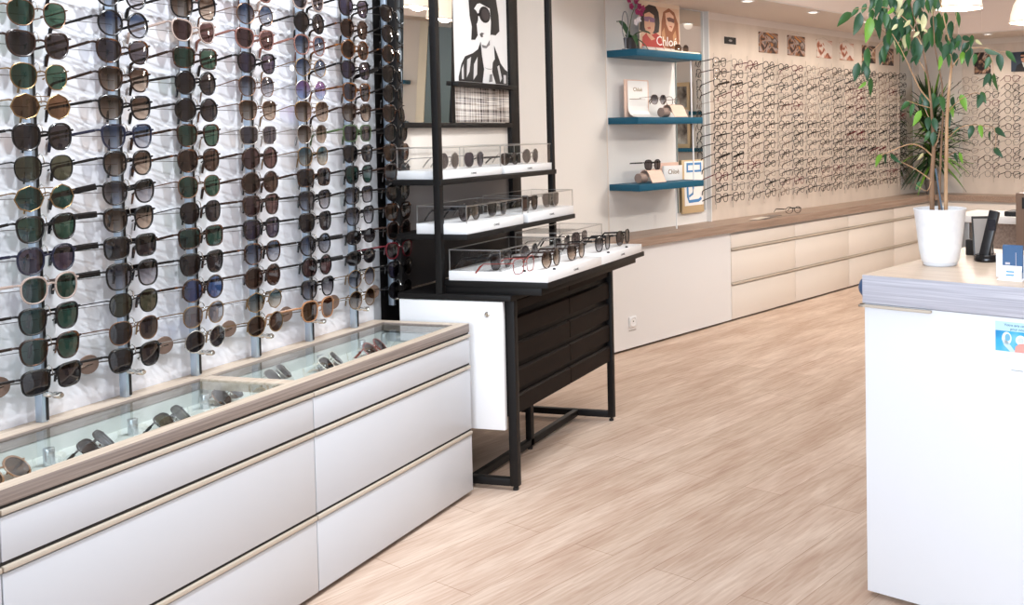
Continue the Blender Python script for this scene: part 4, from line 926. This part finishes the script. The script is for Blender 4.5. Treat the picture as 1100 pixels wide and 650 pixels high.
LV = [(914,14,900,28,'g'),(924,14,917,37,'d'),(946,-2,940,19,'d'),(939,2,933,13,'g'),(945,3,949,20,'d'),(945,20,945,42,'d'),(935,19,930,45,'b'),(940,20,943,35,'g'),(960,8,951,16,'b'),(961,18,961,42,'d'),(968,19,969,38,'d'),(975,14,976,40,'g'),
 (985,0,982,17,'d'),(991,12,991,29,'d'),(953,46,952,58,'d'),(964,47,971,62,'g'),(983,41,984,69,'d'),(976,36,976,54,'g'),(922,68,918,87,'d'),(929,64,925,79,'d'),(931,71,932,87,'d'),(936,84,935,103,'g'),(930,88,922,95,'b'),(992,100,988,114,'d'),
 (993,13,993,29,'d'),(1002,17,1004,35,'d'),(1009,14,1013,36,'g'),(1016,14,1013,32,'g'),(1028,12,1030,29,'g'),(1022,23,1022,42,'d'),(1001,29,1001,50,'g'),(996,40,994,56,'d'),(1016,38,1026,53,'d'),(1011,45,1012,57,'d'),(1020,48,1022,60,'d'),(1031,44,1025,53,'g'),(1038,46,1033,57,'d'),(1042,53,1040,71,'d'),(1034,56,1033,69,'b'),(1034,40,1044,43,'d'),
 (1058,53,1074,58,'d'),(1073,58,1075,76,'d'),(1081,55,1091,67,'g'),(1064,61,1058,74,'g'),(1062,79,1056,93,'d'),(1064,79,1064,92,'d'),(1068,79,1072,97,'g'),(1054,101,1050,116,'d'),(1054,99,1059,111,'g'),
 (995,102,995,119,'d'),(1009,104,1001,118,'d'),(1032,102,1038,119,'b'),(977,109,968,118,'g'),(981,111,978,126,'g'),(989,119,981,135,'b'),(997,126,997,140,'d'),(1003,127,1006,141,'d'),(999,141,993,152,'g'),(1003,142,1002,157,'d'),(1053,134,1055,148,'b'),(1045,135,1041,149,'d'),(1064,141,1064,151,'d'),(1069,138,1080,147,'d'),(1068,159,1077,169,'d'),
 (1026,164,1029,175,'d'),(1031,164,1034,176,'b'),(951,165,951,176,'d'),(957,165,968,175,'d'),(947,166,941,179,'b'),(1022,114,1024,126,'b'),(1018,120,1020,136,'d'),(1030,137,1023,145,'g'),(1051,102,1053,112,'d'),(1055,100,1058,108,'g'),
 (978,-8,976,8,'g'),(968,-4,966,10,'g'),(956,-6,957,9,'d'),(990,-4,992,10,'d'),(1003,-6,1005,10,'g'),(952,14,951,30,'g'),(981,12,981,30,'g'),(986,26,986,43,'d'),(996,0,998,14,'g'),(972,38,972,52,'c'),(948,12,946,26,'d'),(956,20,955,34,'g'),(1008,30,1009,46,'d'),(1018,58,1019,72,'g'),(1048,58,1046,70,'g'),
 (970,10,964,20,'c'),(978,22,971,29,'c'),(987,34,981,40,'c'),(996,34,990,30,'c'),(964,26,958,32,'c'),(1048,43,1055,48,'c'),(985,20,990,26,'c'),(966,46,960,42,'c'),(985,60,978,68,'d'),(1010,60,1008,75,'b'),(975,55,970,66,'g'),(1003,100,1002,112,'g'),(1024,104,1027,118,'d'),(1012,104,1014,120,'g'),(992,165,985,172,'c'),(988,195,984,204,'g'),
 (938,-6,936,8,'d'),(930,4,926,14,'g'),(922,8,914,18,'g'),(951,-2,950,12,'g'),(962,0,960,14,'d'),(974,0,970,12,'d')]
def grow(l, f=1.10):
    x0, y0, x1, y1, k = l; return (x0-(x1-x0)*(f-1)*.4, y0-(y1-y0)*(f-1)*.4, x1+(x1-x0)*(f-1)*.6, y1+(y1-y0)*(f-1)*.6, k)
for l in LV: leaf(*grow(l), d=random.uniform(-.07, .07), wd=random.uniform(.19, .255))
# more leaves deeper in the crown
for i in range(50):
    x = random.gauss(972, 24); y = random.uniform(-14, 52) if x < 985 else random.uniform(-14, 40)
    if not 925 < x < 1012: continue
    leaf(x, y, x+random.uniform(-5, 3), y+random.uniform(14, 24), random.choice('ddggdgdc'), d=random.uniform(-.02, .16), wd=random.uniform(.19, .25))
for i in range(10):
    x = random.uniform(1016, 1046); y = random.uniform(36, 58); leaf(x, y, x+random.uniform(-4, 4), y+random.uniform(12, 20), random.choice('ddg'), d=random.uniform(-.02, .1), wd=random.uniform(.19, .25))
def leafmat(nm, c):
    m = mat(nm, c, .38); b = m.node_tree.nodes['Principled BSDF']; b.inputs['Subsurface Weight'].default_value = 0; return m
for k, nm, c in (('d', 'dark_leaves', (34, 74, 44)), ('g', 'green_leaves', (52, 96, 46)), ('b', 'bright_leaves', (110, 156, 50)), ('c', 'pale_leaves', (206, 200, 150))):
    LEAF[k].build(nm, leafmat(nm.replace('_', ' '), c), fic)

# ------------------------------------------------------------------ palm in the far corner
pl = thing('corner_palm', 'spiky dark green palm standing on the worktop corner behind the ficus', 'plant', bw(-3.50, 7.50, ZT), RB)
MB().lathe([(0, 0), (.045, 0), (.058, .11), (.060, .115), (.054, .115), (.05, .09), (0, .09)], 24).build('pot', mat('grey pot', (120, 112, 106), .5), pl)
MB().tube([(0, 0, .09), (.01, .0, .25), (.0, -.01, .42), (.005, 0, .58)], [.014, .012, .011, .009], 8).build('trunk', BARK2, pl)
mb1, mb2 = MB(), MB()
random.seed(5)
for i in range(230):
    u = i/230; a = i*2.39996; z0 = .24+.46*u; el = random.uniform(.1, 1.3) if u > .3 else random.uniform(-.3, .7)
    L_ = random.uniform(.24, .44); d = Vector((math.cos(a)*math.cos(el), math.sin(a)*math.cos(el), math.sin(el)))
    if d.x < 0: d.x *= .45
    if d.y > 0: d.y *= .35
    sd = d.cross(Vector((0, 0, 1)))
    sd = sd.normalized() if sd.length > .05 else Vector((1, 0, 0)); prev = None; mb = mb1 if random.random() < .72 else mb2
    for k in range(7):
        q = k/6; c_ = Vector((0, 0, z0)) + d*(L_*q) - Vector((0, 0, .12*q*q*(1.2-math.sin(max(0, el))))); w = .0135*math.sin(PI*(q*.86+.1))
        row = [mb.bm.verts.new(c_+sd*w), mb.bm.verts.new(c_-Vector((0, 0, .005))), mb.bm.verts.new(c_-sd*w)]
        if prev:
            for j in (0, 1): mb.bm.faces.new((prev[j], prev[j+1], row[j+1], row[j]))
        prev = row
mb1.build('fronds', mat('palm dark green', (34, 58, 30), .45), pl); mb2.build('bright_fronds', mat('palm green', (92, 132, 44), .45), pl)

# ------------------------------------------------------------------ small things on the desk
t = thing('cordless_phone', 'black cordless phone standing in its charging cradle on the desk', 'phone', dk(.168, .365, .78), RB)
MB().lathe([(0, 0), (.030, 0), (.034, .004), (.034, .010), (.028, .018), (0, .018)], 24).build('cradle', mat('glossy black', (16, 16, 18), .2), t)
ph = MB().box(-.0135, .0135, -.009, .009, 0, .122, .004, Matrix.Rotation(.17, 3, 'Y') @ Matrix.Rotation(-.2, 3, 'X')).build('handset', mat('phone black', (20, 20, 24), .35), t); ph.location = (.006, .004, .010)
o = MB().box(-.0045, .0045, -.0012, 0, -.002, .002).build('pink_light', mat('pink lamp', (236, 60, 190), .4, emit=(240, 60, 190), es=1.2), ph); o.location = (.0005, -.0085, .030)
o = MB().box(-.010, .010, -.0012, 0, -.014, .014).build('screen', mat('phone screen', (34, 34, 42), .15), ph); o.location = (.010, -.0082, .085)
t = thing('tablet_stand', 'small grey panel in a black leaning frame left of the phone', 'tablet', dk(.136, .415, .78), RB+.6)
R_ = Matrix.Rotation(-.28, 3, 'X')
fr_ = MB().box(-.027, .027, -.003, .003, 0, .108, .001, R_).build('frame', mat('frame black', (26, 24, 24), .4), t); fr_.location = (0, 0, .004)
o = MB().box(-.023, .023, -.0042, -.003, .006, .102, 0, R_).build('screen', mat('grey screen', (160, 152, 146), .3), fr_); o.location = (0, 0, 0)
MB().tube([(0, .010, .075), (0, .045, .003)], .003, 6).build('prop', mat('frame black', (26, 24, 24), .4), t)
o = MB().box(-.016, .016, -.02, .02, 0, .042, .002).build('black_box', mat('matt black', (22, 20, 20), .6)); place(o, dk(.088, .47, .78), RB)
tag(o, 'small matt black box on the desk right behind the pot', 'box')
t = thing('card_holder', 'white card holder with blue cards on the desk front edge', 'card holder', dk(.34, .085, .78), RB)
MB().box(-.040, .040, .006, .0085, .004, .058, .0008).build('back_plate', PLASTW, t)
MB().prism([(-.026, -.014, 0), (-.026, -.0115, 0), (-.026, -.004, .034), (-.026, -.0065, .034)], (.052, 0, 0)).box(-.026, -.024, -.013, .006, 0, .020).box(.024, .026, -.013, .006, 0, .020).box(-.030, .030, -.014, .012, 0, .004, .0008).build('pocket', PLASTW, t)
MB().prism([(-.010, -.0117, .012), (.008, -.0117, .012), (.010, -.0112, .0145), (-.008, -.0112, .0145)], (0, -.001, .0003)).prism([(-.008, -.0100, .0195), (.010, -.0100, .0195), (.008, -.0095, .022), (-.010, -.0095, .022)], (0, -.001, .0003)).build('emblem', SKY, t)
for i in range(3):
    o = MB().box(-.0235, .0235, -.001+.0022*i, .0006+.0022*i, .006, .078+.0012*i).build('business_card', BLUE); place(o, dk(.343, .083, .78), RB)
    tag(o, ('front blue card in the white holder on the desk', 'middle blue card in the white holder on the desk', 'rear blue card in the white holder on the desk')[i], 'card', 'blue cards in the holder')
    if i == 0: MB().tube([(.008, -.0014, .030), (.008, -.0014, .064)], .0006, 4).box(-.017, -.006, -.0016, -.001, .036, .041).build('print', mat('pale print', (206, 200, 204), .5), o)

# ------------------------------------------------------------------ furniture beyond the desk
t = thing('consulting_table', 'pale edged wooden consulting table seen beyond the desk', 'table', bw(-1.78, 4.0, 0), RB)
MB().box(0, 1.0, 0, .30, .715, .745, .002).build('top', mat('white table edge', (238, 232, 226), .4), t)
MB().box(.10, .95, .06, .09, .25, .715).build('modesty_panel', WOODB, t)
for x in (.04, .93):
    for y in (.02, .24): MB().box(x, x+.04, y, y+.04, 0, .715, .002).build('leg', mat('table steel', (150, 146, 142), .4, .6), t)
o = MB().box(0, .065, 0, .10, 0, .022, .004).build('card_terminal', mat('matt black', (22, 20, 20), .6)); place(o, bw(-1.545, 4.03, .745), RB)
tag(o, 'black card terminal on the edge of the consulting table', 'terminal')
t = thing('brown_cabinet', 'brown oak upright cabinet with black inset at the photo edge', 'cabinet', bw(-1.408, 3.80, 0), RB)
MB().box(0, .40, 0, .12, 0, .862, .002).build('body', mat('brown oak cabinet', (124, 100, 84), .5), t); MB().box(.026, .37, -.002, .001, .80, .845).build('inset', mat('frame black', (26, 24, 24), .4), t)
# fittings on the part of the far wall only the mirrors show
struct('door_1', MB().box(.001, .05, -2.05, -1.5, 0, 1.80), mat('dark green door', (58, 72, 62), .3), bw(0, SF, 0), RF)
struct('trim_9', MB().box(.001, .06, -2.12, -2.05, 0, 1.84).box(.001, .06, -1.5, -1.43, 0, 1.84), mat('door lining', (222, 212, 190), .5), bw(0, SF, 0), RF)
for z, lb in ((.92, 'teal shelf on the far wall seen only in the niche mirror, lower'), (1.28, 'teal shelf on the far wall seen only in the niche mirror, upper')):
    o = MB().box(.001, .20, -1.36, -.70, z, z+.035, .002).build('wall_shelf', TEAL); place(o, bw(0, SF, 0), RF)
    tag(o, lb, 'shelf', 'teal shelves on the far wall')
    t = thing('framed_photo', 'wood framed photo standing on the %s teal shelf in the niche mirror' % ('lower' if z < 1 else 'upper'), 'picture', bw(-1.22, SF-.05, z+.035), RF)
    MB().box(0, .012, 0, .30, 0, .29, .002).build('frame', mat('light wood board', (206, 178, 138), .5), t)
    MB().box(.0121, .013, .03, .27, .04, .25).build('print', noisy('print mirror %.1f' % z, [(.3, (60, 48, 40)), (.5, (150, 140, 128)), (.7, (206, 200, 190))], (3, 3, 3), 3., 3, .5), t)

# ------------------------------------------------------------------ lamps
def pendant(p, lab):
    t = thing('pendant_lamp', lab, 'pendant lamp', p, 0, 'white pendant lamps')
    sh = [(.122, 0), (.122, .008), (.116, .05), (.100, .105), (.074, .15), (.038, .178), (.016, .185), (.0, .186)]
    MB().lathe(sh + [(.0, .180), (.036, .172), (.071, .144), (.097, .10), (.113, .048), (.119, .006), (.122, 0)], 36).build('shade', mat('opal shade', (250, 240, 228), .35, emit=(255, 236, 212), es=.75), t)
    MB().lathe([(0, .10), (.03, .10), (.034, .12), (.02, .15), (0, .16)], 16).build('bulb', mat('bulb glow', (255, 240, 220), .3, emit=(255, 232, 200), es=6.), t)
    MB().lathe([(.1205, -.002), (.1245, -.002), (.1245, .006), (.1205, .006)], 36).build('rim', mat('rim white', (236, 222, 208), .4), t)
    MB().tube([(0, 0, .184), (0, 0, CEZ-1.75-.02)], .0028, 6).build('cord', mat('cord grey', (150, 140, 134), .6), t)
    MB().lathe([(0, CEZ-1.75-.03), (.045, CEZ-1.75-.03), (.05, CEZ-1.75-.002), (0, CEZ-1.75-.002)], 20).build('ceiling_rose', PLASTW, t)
    l = bpy.data.lights.new('pendant_glow', 'POINT'); l.energy = 36; l.color = (1, .92, .84); l.shadow_soft_size = .05
    o = bpy.data.objects.new('pendant_glow', l); C.objects.link(o); o.location = Vector(p)+Vector((0, 0, .03))
pendant((-.325, 5.285, 1.75), 'glowing white bell pendant lamp next to the ficus top')
pendant((.045, 6.15, 1.75), 'glowing white bell pendant lamp cut by the photo edge')
def spot(loc, energy, size=2.6, col=(1, .91, .80), aim=None, blend=.8, r=.03):
    l = bpy.data.lights.new('downlight_beam', 'SPOT'); l.energy = energy; l.color = col; l.spot_size = size; l.spot_blend = blend; l.shadow_soft_size = r
    o = bpy.data.objects.new('downlight_beam', l); C.objects.link(o); o.location = loc
    d = (Vector(aim)-Vector(loc)) if aim else Vector((0, 0, -1)); o.rotation_euler = d.to_track_quat('-Z', 'Y').to_euler(); return o
def downlight(p, lab, e=17, aim=None):
    t = thing('downlight', lab, 'downlight', p, 0, 'downlights in the soffit')
    MB().lathe([(.030, 0), (.040, 0), (.040, -.004), (.032, -.006), (.030, -.002)], 28).build('ring', PLASTW, t)
    MB().lathe([(0, -.001), (.031, -.001), (.031, -.0005), (0, -.0005)], 24).build('lens', mat('downlight glow', (255, 250, 240), .3, emit=(255, 250, 240), es=4.), t)
    spot(Vector(p)+Vector((0, 0, -.012)), e, aim=aim)
for s_, lb in ((4.49, 'first recessed downlight in the soffit over the wall of eyeglasses'), (5.18, 'recessed downlight in the soffit above the second wall picture'), (5.88, 'recessed downlight in the soffit behind the ficus leaves at left'), (6.6, 'recessed downlight in the soffit hidden deep behind ficus leaves')):
    downlight(bw(-3.20, s_, 1.8445), lb, 15, bw(-3.48, s_, .9))
downlight(bw(-2.915, 7.28, 1.8445), 'recessed downlight in the far soffit below the fascia seam')
downlight(bw(-2.2, 7.28, 1.8445), 'recessed downlight in the far soffit beyond the photo edge')

# ------------------------------------------------------------------ light
def area(name, loc, aim, sx, sy, e, col=(1, 1, 1), spread=180):
    l = bpy.data.lights.new(name, 'AREA'); l.shape = 'RECTANGLE'; l.size = sx; l.size_y = sy; l.energy = e; l.color = col; l.spread = math.radians(spread)
    o = bpy.data.objects.new(name, l); C.objects.link(o); o.location = loc
    o.rotation_euler = (Vector(aim)-Vector(loc)).to_track_quat('-Z', 'Y').to_euler(); return o
# daylight through the shop front behind the camera
area('shopfront_daylight', (-.1, -1.8, 1.6), (.0, 2.3, .35), 2.8, 2.2, 49, (.78, .88, 1.), 85)
# added overhead fill lights for the sales floor, without any fixtures
area('ceiling_fill_light', (-.1, 2.3, CEZ-.02), (-.1, 2.3, 0), 1.4, 1.8, 26, (.93, .97, 1.))
area('ceiling_fill_light', (0., 4.4, CEZ-.02), (0., 4.4, 0), 1.8, 1.6, 15, (1., .98, .95))
area('ceiling_fill_light', (.6, 6.0, CEZ-.02), (.6, 6.0, 0), 1.5, 1.5, 5, (1., .95, .89))
# ceiling spots aimed at the sunglasses wall, the black display and the white wall
for y in (1.2, 1.75, 2.3):
    spot((-.95, y, CEZ-.05), 76, 1.5, (.88, .94, 1.), (XW, y+.1, 1.0))
for y in (2.9, 3.4):
    spot((-.75, y, CEZ-.05), 24, 1.3, (1, .98, .95), (-1.75, y, .85))
spot((-.7, 3.7, CEZ-.05), 42, 1.25, (1, .98, .95), (-2.1, 4.85, 1.15), r=.16)
w = bpy.data.worlds.new('sky'); sc.world = w; w.use_nodes = True
w.node_tree.nodes['Background'].inputs['Color'].default_value = (.86, .92, 1., 1); w.node_tree.nodes['Background'].inputs['Strength'].default_value = 1.0
sc.view_settings.view_transform = 'Standard'; sc.view_settings.look = 'None'; sc.view_settings.gamma = 1; sc.view_settings.use_curve_mapping = False
sc.view_settings.exposure = 0.
sc.cycles.use_denoising = True
sc.cycles.transparent_max_bounces = 24; sc.cycles.max_bounces = 10; sc.cycles.caustics_reflective = False; sc.cycles.caustics_refractive = False
sc.cycles.sample_clamp_indirect = 6.
